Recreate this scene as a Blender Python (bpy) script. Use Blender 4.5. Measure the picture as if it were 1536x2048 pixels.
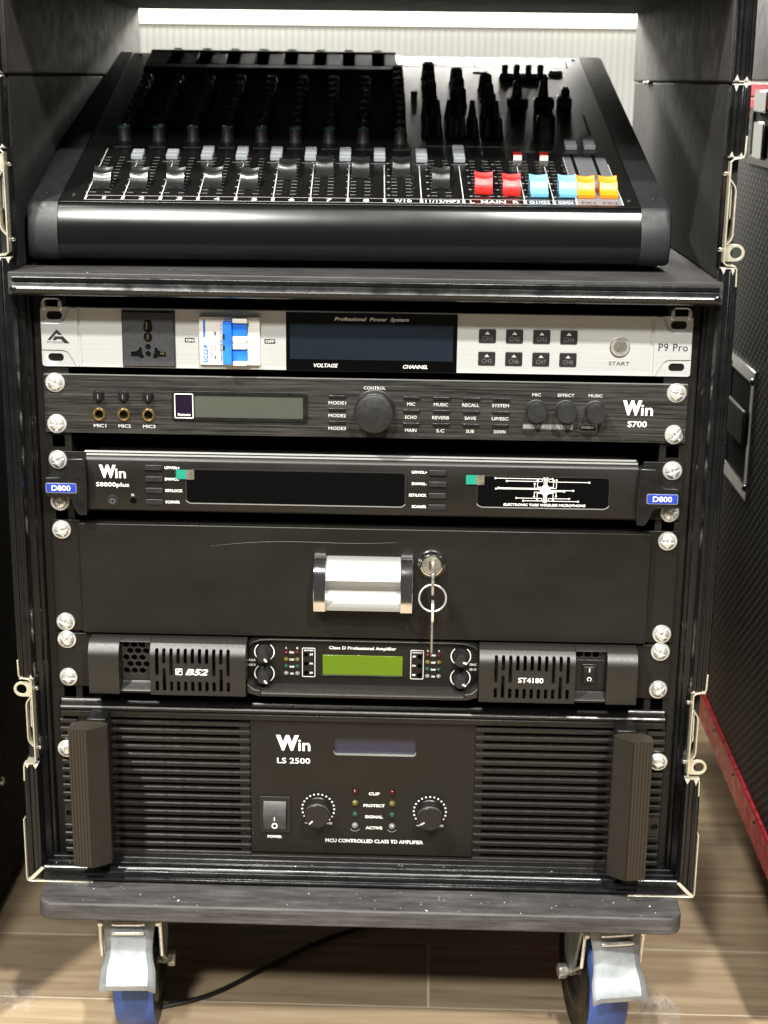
import bpy, bmesh, math, random
from mathutils import Vector, Matrix, Euler
from mathutils.geometry import tessellate_polygon
random.seed(7)
scene = bpy.context.scene
C = scene.collection
for o in list(bpy.data.objects):
    bpy.data.objects.remove(o)
R = math.radians
MM = 0.001
# All coordinates below are millimetres: x right, y away from the camera (rack front plane y = 0),
# z up with z = 0 at the top edge of the silver unit; the floor lies at z = -616.
FLOOR = -616.0

# ------------------------------------------------------------------ camera
cam = bpy.data.cameras.new('Camera'); camo = bpy.data.objects.new('Camera', cam); C.objects.link(camo)
cam.sensor_fit = 'VERTICAL'; cam.sensor_height = 36.0; cam.lens = 3091.2 / 2048 * 36
cam.clip_start = 0.05; cam.clip_end = 60
camo.matrix_world = (Matrix.Translation(Vector((44.9, -1137.8, 165.7 - FLOOR)) * MM)
                     @ Matrix.Rotation(R(1.47), 4, 'Z') @ Matrix.Rotation(R(-15.65), 4, 'X')
                     @ Matrix.Rotation(R(-0.69), 4, 'Y') @ Matrix.Rotation(R(90), 4, 'X'))
cam.dof.use_dof = True; cam.dof.focus_distance = 1.15; cam.dof.aperture_fstop = 9.0
scene.camera = camo

# ------------------------------------------------------------------ light
world = bpy.data.worlds.new('World'); scene.world = world; world.use_nodes = True
bg = world.node_tree.nodes['Background']; bg.inputs[0].default_value = (1.0, 0.97, 0.90, 1); bg.inputs[1].default_value = 0.075

def lamp(name, loc, aim, power, size, col, spread=180):
    l = bpy.data.lights.new(name, 'AREA'); l.shape = 'DISK'; l.size = size; l.energy = power; l.color = col
    l.spread = R(spread)
    o = bpy.data.objects.new(name, l); C.objects.link(o)
    p = Vector((loc[0], loc[1], loc[2] - FLOOR)) * MM; a = Vector((aim[0], aim[1], aim[2] - FLOOR)) * MM
    o.location = p; o.rotation_euler = (a - p).to_track_quat('-Z', 'Y').to_euler()
    return o
WARM = (1.0, 0.98, 0.925)
lamp('ceiling_downlight', (560, -1610, 1626), (0, 0, -250), 88, 0.10, WARM)
lamp('ceiling_downlight', (-850, -1000, 1626), (0, 0, -250), 84, 0.10, WARM)
lamp('ceiling_downlight', (-500, -2600, 1900), (0, 0, -300), 106, 0.25, WARM)
lamp('ceiling_downlight', (0, 800, 1500), (0, 980, 100), 22, 0.30, (1.0, 0.98, 0.94))

rl = lamp('added_rear_light', (0, 930, 400), (0, 300, 140), 5.5, 1.0, (1.0, 0.97, 0.90))  # added lamp, out of view, for sheen on the mixer's rear panel
rl.data.shape = 'RECTANGLE'; rl.data.size = 0.46; rl.data.size_y = 0.14; rl.data.spread = R(110)
vs = scene.view_settings
vs.view_transform = 'Standard'; vs.look = 'None'; vs.exposure = 0.0; vs.gamma = 1.0; vs.use_curve_mapping = False
scene.render.engine = 'CYCLES'
scene.render.resolution_x = 768; scene.render.resolution_y = 1024
scene.cycles.use_denoising = True

# ------------------------------------------------------------------ materials
def new_mat(name):
    m = bpy.data.materials.new(name); m.use_nodes = True
    nt = m.node_tree; b = nt.nodes['Principled BSDF']
    return m, nt, b
def nd(nt, t, **kw):
    n = nt.nodes.new(t)
    for k, v in kw.items():
        setattr(n, k, v)
    return n
def coords(nt, scale=(1, 1, 1)):
    tc = nd(nt, 'ShaderNodeTexCoord'); mp = nd(nt, 'ShaderNodeMapping')
    mp.inputs['Scale'].default_value = scale
    nt.links.new(tc.outputs['Object'], mp.inputs['Vector'])
    return mp.outputs['Vector']
def noise(nt, vec, scale, detail=3, rough=0.55):
    n = nd(nt, 'ShaderNodeTexNoise'); n.inputs['Scale'].default_value = scale
    n.inputs['Detail'].default_value = detail; n.inputs['Roughness'].default_value = rough
    nt.links.new(vec, n.inputs['Vector']); return n.outputs['Fac']
def ramp(nt, fac, stops):
    r = nd(nt, 'ShaderNodeValToRGB'); e = r.color_ramp.elements
    while len(e) < len(stops): e.new(0.5)
    for i, (p, c) in enumerate(stops):
        e[i].position = p; e[i].color = (c[0], c[1], c[2], 1) if not isinstance(c, (int, float)) else (c, c, c, 1)
    nt.links.new(fac, r.inputs['Fac']); return r.outputs['Color']
def bump(nt, b, h, strength, dist=0.0005):
    bp = nd(nt, 'ShaderNodeBump'); bp.inputs['Strength'].default_value = strength; bp.inputs['Distance'].default_value = dist
    nt.links.new(h, bp.inputs['Height']); nt.links.new(bp.outputs['Normal'], b.inputs['Normal'])
def mat(name, col, rough=0.5, metal=0.0, var=0.12, nscale=60, bmp=0.0, bscale=900, stretch=(1, 1, 1), spec=0.5, rvar=0.1, coat=0.0):
    """plain surface with mild unevenness of colour, gloss and fine relief"""
    m, nt, b = new_mat(name)
    v = coords(nt, stretch)
    f = noise(nt, v, nscale, 4)
    lo = [max(0, c * (1 - var)) for c in col]; hi = [min(1, c * (1 + var)) for c in col]
    nt.links.new(ramp(nt, f, [(0.3, lo), (0.7, hi)]), b.inputs['Base Color'])
    f2 = noise(nt, v, nscale * 2.3, 3)
    nt.links.new(ramp(nt, f2, [(0.25, max(0.02, rough - rvar)), (0.75, min(1, rough + rvar))]), b.inputs['Roughness'])
    b.inputs['Metallic'].default_value = metal
    b.inputs['Specular IOR Level'].default_value = spec
    if coat: b.inputs['Coat Weight'].default_value = coat; b.inputs['Coat Roughness'].default_value = 0.08
    if bmp: bump(nt, b, noise(nt, v, bscale, 2), bmp, 0.0002)
    return m
M = {}
def powder():
    m, nt, b = new_mat('black powder coat')
    v = coords(nt); big = noise(nt, coords(nt, (1, 1, 2)), 9, 4, 0.6); sp = noise(nt, v, 640, 2, 0.5); sp2 = noise(nt, v, 55, 3, 0.6)
    c1 = ramp(nt, sp2, [(0.3, (0.0075, 0.0066, 0.0050)), (0.7, (0.0090, 0.0079, 0.0062))])
    c2 = ramp(nt, sp, [(0.755, 0.0), (0.80, 0.05)])
    add = nd(nt, 'ShaderNodeMix', data_type='RGBA', blend_type='ADD'); add.inputs[0].default_value = 1
    nt.links.new(c1, add.inputs[6]); nt.links.new(c2, add.inputs[7]); nt.links.new(add.outputs[2], b.inputs['Base Color'])
    nt.links.new(ramp(nt, big, [(0.3, 0.30), (0.7, 0.50)]), b.inputs['Roughness'])
    b.inputs['Specular IOR Level'].default_value = 0.34
    bump(nt, b, noise(nt, v, 2600, 2), 0.15, 0.0002)
    return m
M['powder'] = powder()
def filmed():
    m, nt, b = new_mat('black glass under wrinkled protective film')
    b.inputs['Base Color'].default_value = (0.0022, 0.0022, 0.0022, 1); b.inputs['Roughness'].default_value = 0.06
    b.inputs['Specular IOR Level'].default_value = 0.32
    bump(nt, b, noise(nt, coords(nt, (14, 30, 30)), 1.0, 4, 0.6), 0.35, 0.003)
    return m
M['filmed'] = filmed()
M['plastic'] = mat('black plastic', (0.0065, 0.0063, 0.0061), 0.34, 0, 0.15, 80, 0.05, 1800)
M['softplastic'] = mat('soft black plastic', (0.0099, 0.0099, 0.0099), 0.5, 0, 0.15, 120, 0.05, 1500)
M['gloss'] = mat('gloss black acrylic', (0.0013, 0.0013, 0.0013), 0.07, 0, 0.1, 20, 0, rvar=0.03)
M['void'] = mat('unlit dark interior', (0.003, 0.003, 0.003), 0.8, 0, 0.1, 20, spec=0.1)
M['anod'] = mat('black anodised aluminium', (0.0052, 0.0054, 0.0058), 0.26, 0.15, 0.25, 30, 0.05, 700, rvar=0.1, spec=0.6)
M['raw'] = mat('bare cut aluminium', (0.80, 0.77, 0.70), 0.38, 0.7, 0.1, 300)
M['zinc'] = mat('zinc plated steel', (0.80, 0.80, 0.76), 0.26, 0.72, 0.1, 90, 0.05, 500, rvar=0.08)
M['zincwarm'] = mat('yellowish zinc plate', (0.62, 0.58, 0.45), 0.3, 0.6, 0.15, 90, rvar=0.1)
M['chrome'] = mat('chrome', (0.8, 0.8, 0.8), 0.09, 1.0, 0.04, 60, rvar=0.04)
M['nickel'] = mat('brushed nickel', (0.62, 0.58, 0.50), 0.30, 0.9, 0.1, 200)
M['gold'] = mat('brass contact', (0.80, 0.60, 0.26), 0.2, 0.95, 0.1, 120)
M['alu'] = mat('satin aluminium extrusion', (0.3800, 0.3800, 0.3600), 0.42, 0.65, 0.05, 200, 0.05, 900, (1, 30, 30))
M['galv'] = mat('galvanised pressed steel', (0.30, 0.32, 0.33), 0.52, 0.65, 0.3, 45, 0.15, 160, rvar=0.1)
M['knobtop'] = mat('black plastic lightened for highlights', (0.05, 0.05, 0.048), 0.42, 0, 0.2, 200)  # grey highlight of the knob tops put into the colour
M['housing'] = mat('black jack housing', (0.016, 0.0155, 0.0145), 0.40, 0, 0.1, 80, 0.05, 1500, rvar=0.03)
M['white'] = mat('white print', (0.78, 0.77, 0.73), 0.55, 0, 0.04, 90)
M['greyprint'] = mat('grey print', (0.47, 0.46, 0.44), 0.55, 0, 0.05, 90)
M['dimprint'] = mat('dim grey print', (0.13, 0.13, 0.126), 0.55, 0, 0.05, 90)
M['blackprint'] = mat('black print', (0.02, 0.02, 0.02), 0.5, 0, 0.05, 90)
M['whiteplastic'] = mat('white plastic', (0.78, 0.76, 0.70), 0.32, 0, 0.03, 60)
M['blueplastic'] = mat('bright blue plastic', (0.022, 0.17, 0.72), 0.33, 0, 0.06, 60)
M['bluebadge'] = mat('blue badge', (0.018, 0.045, 0.33), 0.3, 0, 0.06, 60)
M['bluewheel'] = mat('blue rubber tread', (0.035, 0.085, 0.30), 0.42, 0, 0.2, 50, 0.1, 300)
M['red'] = mat('red plastic', (0.4056, 0.0101, 0.0086), 0.42, 0, 0.05, 60)
M['sky'] = mat('light blue plastic', (0.1200, 0.3600, 0.5600), 0.42, 0, 0.05, 60)
M['orange'] = mat('orange plastic', (0.7200, 0.1900, 0.0040), 0.42, 0, 0.05, 60)
M['palegrey'] = mat('pale grey button', (0.3000, 0.3200, 0.3400), 0.4, 0, 0.05, 90)
M['midgrey'] = mat('grey inlay', (0.15, 0.15, 0.16), 0.5, 0, 0.05, 90)
M['socket'] = mat('charcoal socket plastic', (0.0416, 0.0432, 0.0456), 0.42, 0, 0.15, 200, 0.2, 1400)
M['lcdgrey'] = mat('unlit grey green display', (0.0587, 0.0638, 0.0500), 0.16, 0, 0.05, 20, rvar=0.03)
M['lcdgreen'] = mat('yellow green display', (0.0839, 0.1429, 0.0050), 0.2, 0, 0.05, 20, rvar=0.03)
M['lcdviolet'] = mat('violet grey display', (0.0170, 0.0175, 0.0340), 0.14, 0, 0.05, 20, rvar=0.03)
M['lcdblue'] = mat('unlit blue black display', (0.012, 0.018, 0.026), 0.12, 0, 0.1, 20, rvar=0.03)
M['darkpurple'] = mat('dark infrared window', (0.010, 0.006, 0.014), 0.12, 0, 0.1, 20, rvar=0.03)
M['ledred'] = mat('dull red led', (0.0450, 0.0060, 0.0060), 0.12, 0, 0.05, 60, rvar=0.02)
M['ledyellow'] = mat('dull yellow led', (0.1000, 0.0820, 0.0220), 0.12, 0, 0.05, 60, rvar=0.02)
M['ledgreen'] = mat('dull green led', (0.0120, 0.0450, 0.0260), 0.12, 0, 0.05, 60, rvar=0.02)
M['ledclear'] = mat('clear led', (0.1620, 0.1620, 0.1530), 0.12, 0, 0.05, 60, rvar=0.02)
M['tape'] = mat('green tape', (0.012, 0.22, 0.145), 0.4, 0, 0.08, 300)
M['felt'] = mat('dark grey lining', (0.0106, 0.0099, 0.0090), 0.78, 0, 0.3, 35, 0.5, 420, spec=0.3)
M['felt2'] = mat('warm grey lid lining', (0.0248, 0.0223, 0.0194), 0.72, 0, 0.28, 30, 0.4, 420, spec=0.3)
M['cable'] = mat('black cable', (0.0066, 0.0066, 0.0066), 0.45)
M['redanod'] = mat('red anodised aluminium', (0.55, 0.018, 0.04), 0.3, 0.35, 0.12, 40)
M['mixer'] = mat('satin black mixer body', (0.0042, 0.0041, 0.0040), 0.19, 0.0, 0.05, 12, 0.02, 2600, rvar=0.015, spec=0.42)
M['mixerplate'] = mat('black painted mixer plate', (0.0050, 0.0048, 0.0046), 0.31, 0, 0.1, 40, 0.06, 1800, spec=0.5, rvar=0.03)
M['cheek'] = mat('matt grey black cheek', (0.0106, 0.0106, 0.0119), 0.55, 0, 0.1, 60, 0.1, 1500)
M['fader'] = mat('smoky gloss fader cap', (0.012, 0.012, 0.012), 0.20, 0.0, 0.1, 60, rvar=0.05, coat=1.0, spec=0.8)
M['scaleprint'] = mat('pale grey scale print', (0.20, 0.20, 0.195), 0.55, 0, 0.05, 90)
M['greenring'] = mat('green knob ring', (0.012, 0.085, 0.05), 0.4)
M['lamella'] = mat('black painted fin', (0.0102, 0.0086, 0.0066), 0.34, 0.1, 0.1, 60, 0.1, 1500)
M['handle'] = mat('ribbed brown black anodised handle', (0.0370, 0.0296, 0.0215), 0.42, 0.35, 0.12, 20, 0.12, 400, (1, 1, 0.05))
M['bulge'] = mat('satin black moulded front', (0.0135, 0.0122, 0.0098), 0.42, 0.1, 0.12, 200, 0.35, 2400, rvar=0.05, spec=0.6)

def brushed(name, lo, hi, rough, metal, sx, sz, bstr=0.25, stops=(0.3, 0.7)):
    m, nt, b = new_mat(name)
    v = coords(nt, (sx, sz, sz)); f = noise(nt, v, 1.0, 5, 0.65)
    v2 = coords(nt, (sx * 0.35, sz * 2.2, sz * 2.2)); f2 = noise(nt, v2, 1.0, 3, 0.6)
    mx = nd(nt, 'ShaderNodeMath', operation='MULTIPLY_ADD'); mx.inputs[1].default_value = 0.5
    nt.links.new(f2, mx.inputs[0])
    ml = nd(nt, 'ShaderNodeMath', operation='MULTIPLY'); ml.inputs[1].default_value = 0.5
    nt.links.new(f, ml.inputs[0]); nt.links.new(ml.outputs[0], mx.inputs[2])
    nt.links.new(ramp(nt, mx.outputs[0], [(stops[0], lo), (stops[1], hi)]), b.inputs['Base Color'])
    b.inputs['Roughness'].default_value = rough; b.inputs['Metallic'].default_value = metal
    bump(nt, b, mx.outputs[0], bstr, 0.0002)
    return m
M['silver'] = brushed('brushed silver panel', (0.55, 0.56, 0.545), (0.72, 0.735, 0.725), 0.4, 0.4, 18, 1600, 0.12)
M['brushblack'] = brushed('coarse brushed black panel', (0.008, 0.008, 0.008), (0.075, 0.07, 0.062), 0.36, 0.3, 26, 620, 0.5, (0.40, 0.66))

def board_mat(name='black stained plywood', k=1.0):
    m, nt, b = new_mat(name)
    v = coords(nt, (22, 150, 330)); f = noise(nt, v, 1.0, 8, 0.75)
    v2 = coords(nt); g = noise(nt, v2, 14, 5, 0.6); s = noise(nt, v2, 420, 3, 0.6)
    c1 = ramp(nt, f, [(0.30, (0.018, 0.017, 0.0165)), (0.50, (0.058, 0.055, 0.054)), (0.78, (0.135, 0.130, 0.128))])
    c2 = ramp(nt, g, [(0.3, 0.6 * k), (0.7, 1.25 * k)])
    mul = nd(nt, 'ShaderNodeMix', data_type='RGBA', blend_type='MULTIPLY'); mul.inputs[0].default_value = 1
    nt.links.new(c1, mul.inputs[6]); nt.links.new(c2, mul.inputs[7])
    sc = ramp(nt, s, [(0.72, 0.0), (0.78, 0.14)])
    add = nd(nt, 'ShaderNodeMix', data_type='RGBA', blend_type='ADD'); add.inputs[0].default_value = 1
    nt.links.new(mul.outputs[2], add.inputs[6]); nt.links.new(sc, add.inputs[7])
    nt.links.new(add.outputs[2], b.inputs['Base Color'])
    b.inputs['Roughness'].default_value = 0.6
    bump(nt, b, f, 0.5, 0.0006)
    return m
M['board'] = board_mat(k=0.88)
M['shelfboard'] = board_mat('black painted shelf board', 0.5)

def floor_mat():
    m, nt, b = new_mat('wood look floor tile')
    oi = nd(nt, 'ShaderNodeObjectInfo')
    tc = nd(nt, 'ShaderNodeTexCoord'); mp = nd(nt, 'ShaderNodeMapping'); mp.inputs['Scale'].default_value = (3.4, 46, 1)
    cmb = nd(nt, 'ShaderNodeCombineXYZ'); rr = nd(nt, 'ShaderNodeMath', operation='MULTIPLY'); rr.inputs[1].default_value = 37
    nt.links.new(oi.outputs['Random'], rr.inputs[0]); nt.links.new(rr.outputs[0], cmb.inputs[0]); nt.links.new(rr.outputs[0], cmb.inputs[1])
    nt.links.new(cmb.outputs[0], mp.inputs['Location']); nt.links.new(tc.outputs['Object'], mp.inputs['Vector'])
    n = nd(nt, 'ShaderNodeTexNoise'); n.inputs['Scale'].default_value = 1.4; n.inputs['Detail'].default_value = 7
    n.inputs['Roughness'].default_value = 0.62; n.inputs['Distortion'].default_value = 0.9
    nt.links.new(mp.outputs[0], n.inputs['Vector'])
    c1 = ramp(nt, n.outputs['Fac'], [(0.28, (0.21, 0.150, 0.090)), (0.5, (0.36, 0.268, 0.168)), (0.75, (0.47, 0.37, 0.245))])
    hs = nd(nt, 'ShaderNodeHueSaturation'); vv = nd(nt, 'ShaderNodeMath', operation='MULTIPLY_ADD')
    vv.inputs[1].default_value = 0.22; vv.inputs[2].default_value = 0.88
    nt.links.new(oi.outputs['Random'], vv.inputs[0]); nt.links.new(vv.outputs[0], hs.inputs['Value'])
    nt.links.new(c1, hs.inputs['Color']); nt.links.new(hs.outputs[0], b.inputs['Base Color'])
    b.inputs['Roughness'].default_value = 0.42
    bump(nt, b, n.outputs['Fac'], 0.15, 0.0005)
    return m
M['floor'] = floor_mat()
M['grout'] = mat('pale grout', (0.6000, 0.5300, 0.4200), 0.8, 0, 0.1, 60)

def dotted():
    m, nt, b = new_mat('black panel with fine raised diamond dots')
    tc = nd(nt, 'ShaderNodeTexCoord'); sp = nd(nt, 'ShaderNodeSeparateXYZ'); nt.links.new(tc.outputs['Object'], sp.inputs[0])
    def mth(op, a, bb=None, val=None):
        n = nd(nt, 'ShaderNodeMath', operation=op); nt.links.new(a, n.inputs[0])
        if bb is not None: nt.links.new(bb, n.inputs[1])
        if val is not None: n.inputs[1].default_value = val
        return n.outputs[0]
    k = 2 * math.pi
    ys = mth('MULTIPLY', sp.outputs[1], val=1 / 0.0145); zs = mth('MULTIPLY', sp.outputs[2], val=1 / 0.0105)
    a = mth('ADD', ys, zs); d = mth('SUBTRACT', ys, zs)
    s1 = mth('COSINE', mth('MULTIPLY', a, val=k)); s2 = mth('COSINE', mth('MULTIPLY', d, val=k))
    f = mth('MULTIPLY', mth('ADD', s1, s2), val=0.25); f = mth('ADD', f, val=0.5)
    nt.links.new(ramp(nt, f, [(0.64, (0.004, 0.0038, 0.0035)), (0.88, (0.12, 0.113, 0.10))]), b.inputs['Base Color'])
    b.inputs['Roughness'].default_value = 0.55; b.inputs['Specular IOR Level'].default_value = 0.3
    bump(nt, b, f, 0.6, 0.0008)
    return m
M['dotted'] = dotted()

def emit(name, col, s):
    m, nt, b = new_mat(name)
    b.inputs['Base Color'].default_value = (*col, 1); b.inputs['Emission Color'].default_value = (*col, 1)
    b.inputs['Emission Strength'].default_value = s; b.inputs['Roughness'].default_value = 0.6
    return m
M['lightbox'] = emit('lit white light box', (1.0, 0.96, 0.84), 3.0)
M['wall'] = mat('white fluted panel', (0.3100, 0.3100, 0.2900), 0.5, 0, 0.08, 4)
m_, nt_, b_ = new_mat('clear plastic wrap')
b_.inputs['Base Color'].default_value = (0.9, 0.9, 0.9, 1); b_.inputs['Roughness'].default_value = 0.08
b_.inputs['Alpha'].default_value = 0.06; b_.inputs['Specular IOR Level'].default_value = 1.0; b_.inputs['Coat Weight'].default_value = 1.0
M['wrap'] = m_
m_, nt_, b_ = new_mat('clear protective film')
b_.inputs['Base Color'].default_value = (0.9, 0.9, 0.88, 1); b_.inputs['Roughness'].default_value = 0.12
b_.inputs['Alpha'].default_value = 0.35
M['film'] = m_

# ------------------------------------------------------------------ geometry helpers
ORG = {}
def root(name, label, cat, org, rotz=0, group=None):
    o = bpy.data.objects.new(name, None); C.objects.link(o); o.empty_display_size = 0.02
    o.location = (Vector(org) - Vector((0, 0, FLOOR))) * MM; o.rotation_euler = (0, 0, rotz)
    o['label'] = label; o['category'] = cat
    if group: o['group'] = group
    ORG[o.name] = Vector(org)
    return o
def put(name, me, parent, loc=(0, 0, 0), rot=(0, 0, 0)):
    o = bpy.data.objects.new(name, me); C.objects.link(o)
    o.location = loc; o.rotation_euler = rot
    if parent is not None:
        o.parent = parent; ORG[o.name] = ORG[parent.name]
    else:
        ORG[o.name] = Vector((0, 0, 0))
    return o
def inst(name, me, parent, pos, rot=(0, 0, 0)):
    """an object sharing mesh data, its origin at a place given in scene millimetres"""
    org = ORG[parent.name] if parent else Vector((0, 0, FLOOR))
    return put(name, me, parent, (Vector(pos) - org) * MM, rot)

def rrect(x0, x1, z0, z1, r, n=5):
    pts = []
    for cx, cz, a0 in ((x1 - r, z1 - r, 0), (x0 + r, z1 - r, 90), (x0 + r, z0 + r, 180), (x1 - r, z0 + r, 270)):
        for i in range(n + 1):
            a = R(a0 + 90 * i / n); pts.append((cx + r * math.cos(a), cz + r * math.sin(a)))
    return pts
def circ(cx, cz, r, n=24, a0=0):
    return [(cx + r * math.cos(2 * math.pi * i / n + a0), cz + r * math.sin(2 * math.pi * i / n + a0)) for i in range(n)]
AX = {'x': (1, 2, 0), 'y': (0, 2, 1), 'z': (0, 1, 2)}
class B:
    def __init__(s, T=None):
        s.v = []; s.f = []; s.T = T
    def add(s, vs, fs):
        o = len(s.v)
        s.v += [Vector(p) for p in vs]; s.f += [tuple(i + o for i in f) for f in fs]; return s
    def box(s, x0, x1, y0, y1, z0, z1):
        v = [(x, y, z) for z in (z0, z1) for y in (y0, y1) for x in (x0, x1)]
        return s.add(v, [(0, 2, 3, 1), (4, 5, 7, 6), (0, 1, 5, 4), (2, 6, 7, 3), (0, 4, 6, 2), (1, 3, 7, 5)])
    def ext(s, poly, ax, a0, a1, holes=()):
        """closed polygon (with holes) pulled along an axis"""
        loops = [list(poly)] + [list(h) for h in holes]
        i0, i1, ia = AX[ax]
        def P(p, a):
            q = [0, 0, 0]; q[i0] = p[0]; q[i1] = p[1]; q[ia] = a; return q
        flat = [p for l in loops for p in l]; n = len(flat)
        vs = [P(p, a0) for p in flat] + [P(p, a1) for p in flat]; fs = []
        if holes:
            tri = tessellate_polygon([[Vector((p[0], p[1], 0)) for p in l] for l in loops])
            fs += [tuple(t) for t in tri] + [tuple(i + n for i in reversed(t)) for t in tri]
        else:
            fs += [tuple(range(n)), tuple(range(2 * n - 1, n - 1, -1))]
        k = 0
        for l in loops:
            m = len(l)
            for i in range(m):
                a, b = k + i, k + (i + 1) % m
                fs.append((a, b, b + n, a + n))
            k += m
        return s.add(vs, fs)
    def strip(s, pts, t, ax, a0, a1):
        """bent sheet of thickness t along a polyline"""
        L = []; Rr = []
        for i, p in enumerate(pts):
            a = Vector(pts[max(i - 1, 0)]); b = Vector(pts[min(i + 1, len(pts) - 1)])
            d = (b - a).normalized(); nrm = Vector((-d.y, d.x)) * t / 2
            L.append((p[0] + nrm.x, p[1] + nrm.y)); Rr.append((p[0] - nrm.x, p[1] - nrm.y))
        return s.ext(L + Rr[::-1], ax, a0, a1)
    def lathe(s, prof, c, ax='-y', n=28, sx=1.0, cap=True):
        """profile of (radius, height) turned round an axis through c"""
        vs = []; fs = []; m = len(prof)
        for r, h in prof:
            for i in range(n):
                a = 2 * math.pi * i / n; u, w = r * math.cos(a) * sx, r * math.sin(a)
                if ax == '-y': vs.append((c[0] + u, c[1] - h, c[2] + w))
                elif ax == 'x': vs.append((c[0] + h, c[1] + u, c[2] + w))
                else: vs.append((c[0] + u, c[1] + w, c[2] + h))
        for j in range(m - 1):
            for i in range(n):
                k = (i + 1) % n
                fs.append((j * n + i, j * n + k, (j + 1) * n + k, (j + 1) * n + i))
        if cap and prof[0][0] > 1e-4: fs.append(tuple(range(n - 1, -1, -1)))
        if cap and prof[-1][0] > 1e-4: fs.append(tuple(range((m - 1) * n, m * n)))
        return s.add(vs, fs)
    def tube(s, pts, r, n=10, closed=False):
        pts = [Vector(p) for p in pts]; m = len(pts); vs = []; fs = []
        up = Vector((0.123, 0.31, 0.94)).normalized()
        for i, p in enumerate(pts):
            if closed: d = pts[(i + 1) % m] - pts[i - 1]
            else: d = pts[min(i + 1, m - 1)] - pts[max(i - 1, 0)]
            d.normalize(); a = d.cross(up).normalized(); b = d.cross(a)
            for k in range(n):
                t = 2 * math.pi * k / n; vs.append(p + a * r * math.cos(t) + b * r * math.sin(t))
        rng = m if closed else m - 1
        for i in range(rng):
            j = (i + 1) % m
            for k in range(n):
                l = (k + 1) % n; fs.append((i * n + k, i * n + l, j * n + l, j * n + k))
        if not closed:
            fs.append(tuple(range(n - 1, -1, -1))); fs.append(tuple(range((m - 1) * n, m * n)))
        return s.add(vs, fs)
    def mesh(s, name, mt, org=Vector((0, 0, 0)), smooth=35, recalc=True):
        me = bpy.data.meshes.new(name)
        vv = [(s.T @ p if s.T else p) - org for p in s.v]
        me.from_pydata([p * MM for p in vv], [], s.f)
        if recalc:
            bm = bmesh.new(); bm.from_mesh(me)
            bmesh.ops.remove_doubles(bm, verts=bm.verts, dist=1e-7)
            bmesh.ops.recalc_face_normals(bm, faces=bm.faces); bm.to_mesh(me); bm.free()
        me.materials.append(M[mt])
        if smooth:
            me.polygons.foreach_set('use_smooth', [True] * len(me.polygons)); me.set_sharp_from_angle(angle=R(smooth))
        me.update(); return me
    def build(s, name, mt, parent=None, bevel=0, smooth=35, seg=2):
        org = ORG[parent.name] if parent else Vector((0, 0, FLOOR))
        if s.T: org = Vector((0, 0, 0))
        o = put(name, s.mesh(name, mt, org, smooth), parent)
        if bevel:
            md = o.modifiers.new('edge', 'BEVEL'); md.width = bevel * MM; md.segments = seg
            md.limit_method = 'ANGLE'; md.angle_limit = R(40); md.harden_normals = False
        return o

def text_mesh(s, off=0.0, shear=0.0, sp=1.0):
    cu = bpy.data.curves.new('lettering', 'FONT'); cu.body = s; cu.size = 1; cu.offset = off; cu.shear = shear
    cu.space_character = sp; cu.resolution_u = 3; cu.fill_mode = 'FRONT' if hasattr(cu, 'fill_mode') else cu.fill_mode
    cu.dimensions = '2D'; cu.fill_mode = 'BOTH'
    o = bpy.data.objects.new('lettering', cu)
    me = bpy.data.meshes.new_from_object(o)
    bpy.data.objects.remove(o); bpy.data.curves.remove(cu)
    return me
def text(s, parent, cx, cz, y, h, w=None, mt='white', off=0.0, shear=0.0, align='c', rot=0, T=None, sp=1.0, name='lettering'):
    """flat lettering printed on a face towards -y; h is the height of the letters and w their total width in mm"""
    me = text_mesh(s, off, shear, sp)
    xs = [v.co.x for v in me.vertices]; ys = [v.co.y for v in me.vertices]
    if not xs: return None
    x0, x1, y0, y1 = min(xs), max(xs), min(ys), max(ys)
    k = h / (y1 - y0); kx = (w / (x1 - x0)) if w else k
    org = ORG[parent.name]
    ca, sa = math.cos(R(rot)), math.sin(R(rot))
    for v in me.vertices:
        a = (v.co.x - (x0 + x1) / 2) * kx; b = (v.co.y - (y0 + y1) / 2) * k
        if align == 'l': a = (v.co.x - x0) * kx
        if align == 'r': a = (v.co.x - x1) * kx
        a, b = a * ca - b * sa, a * sa + b * ca
        if T: v.co = (T @ Vector((cx + a, cz + b, y))) * MM
        else: v.co = (Vector((cx + a, y, cz + b)) - org) * MM
    me.materials.clear(); me.materials.append(M[mt])
    return put(name, me, parent)

# a pan head screw with a cross recess, facing -y
def screw_mesh():
    b = B(); n = 48; prof = [(7.3, 0), (7.3, 0.9), (7.0, 1.25), (6.2, 1.35), (6.0, 1.2), (5.7, 1.6), (5.2, 2.6), (4.4, 3.4), (3.6, 3.9), (2.8, 4.25), (2.0, 4.45), (1.2, 4.55), (0.5, 4.6)]
    vs = []
    for r, h in prof:
        for i in range(n):
            a = 2 * math.pi * i / n; x, z = r * math.cos(a), r * math.sin(a); hh = h
            if r < 4.5 and (abs(x) < 0.85 or abs(z) < 0.85): hh = h - 1.9 + 0.2 * r
            if r < 1.3: hh = 2.0
            vs.append((x, -hh, z))
    fs = []
    for j in range(len(prof) - 1):
        for i in range(n):
            k = (i + 1) % n; fs.append((j * n + i, j * n + k, (j + 1) * n + k, (j + 1) * n + i))
    fs.append(tuple(range((len(prof) - 1) * n, len(prof) * n)))
    b.add(vs, fs)
    return b.mesh('screw', 'zinc', smooth=28)
SCREW = screw_mesh()
def screw(parent, x, z, y=-3):
    return inst('screw', SCREW, parent, (x, y, z), (R(random.uniform(-6, 6)), R(random.uniform(0, 90)), R(random.uniform(-6, 6))))

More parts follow.
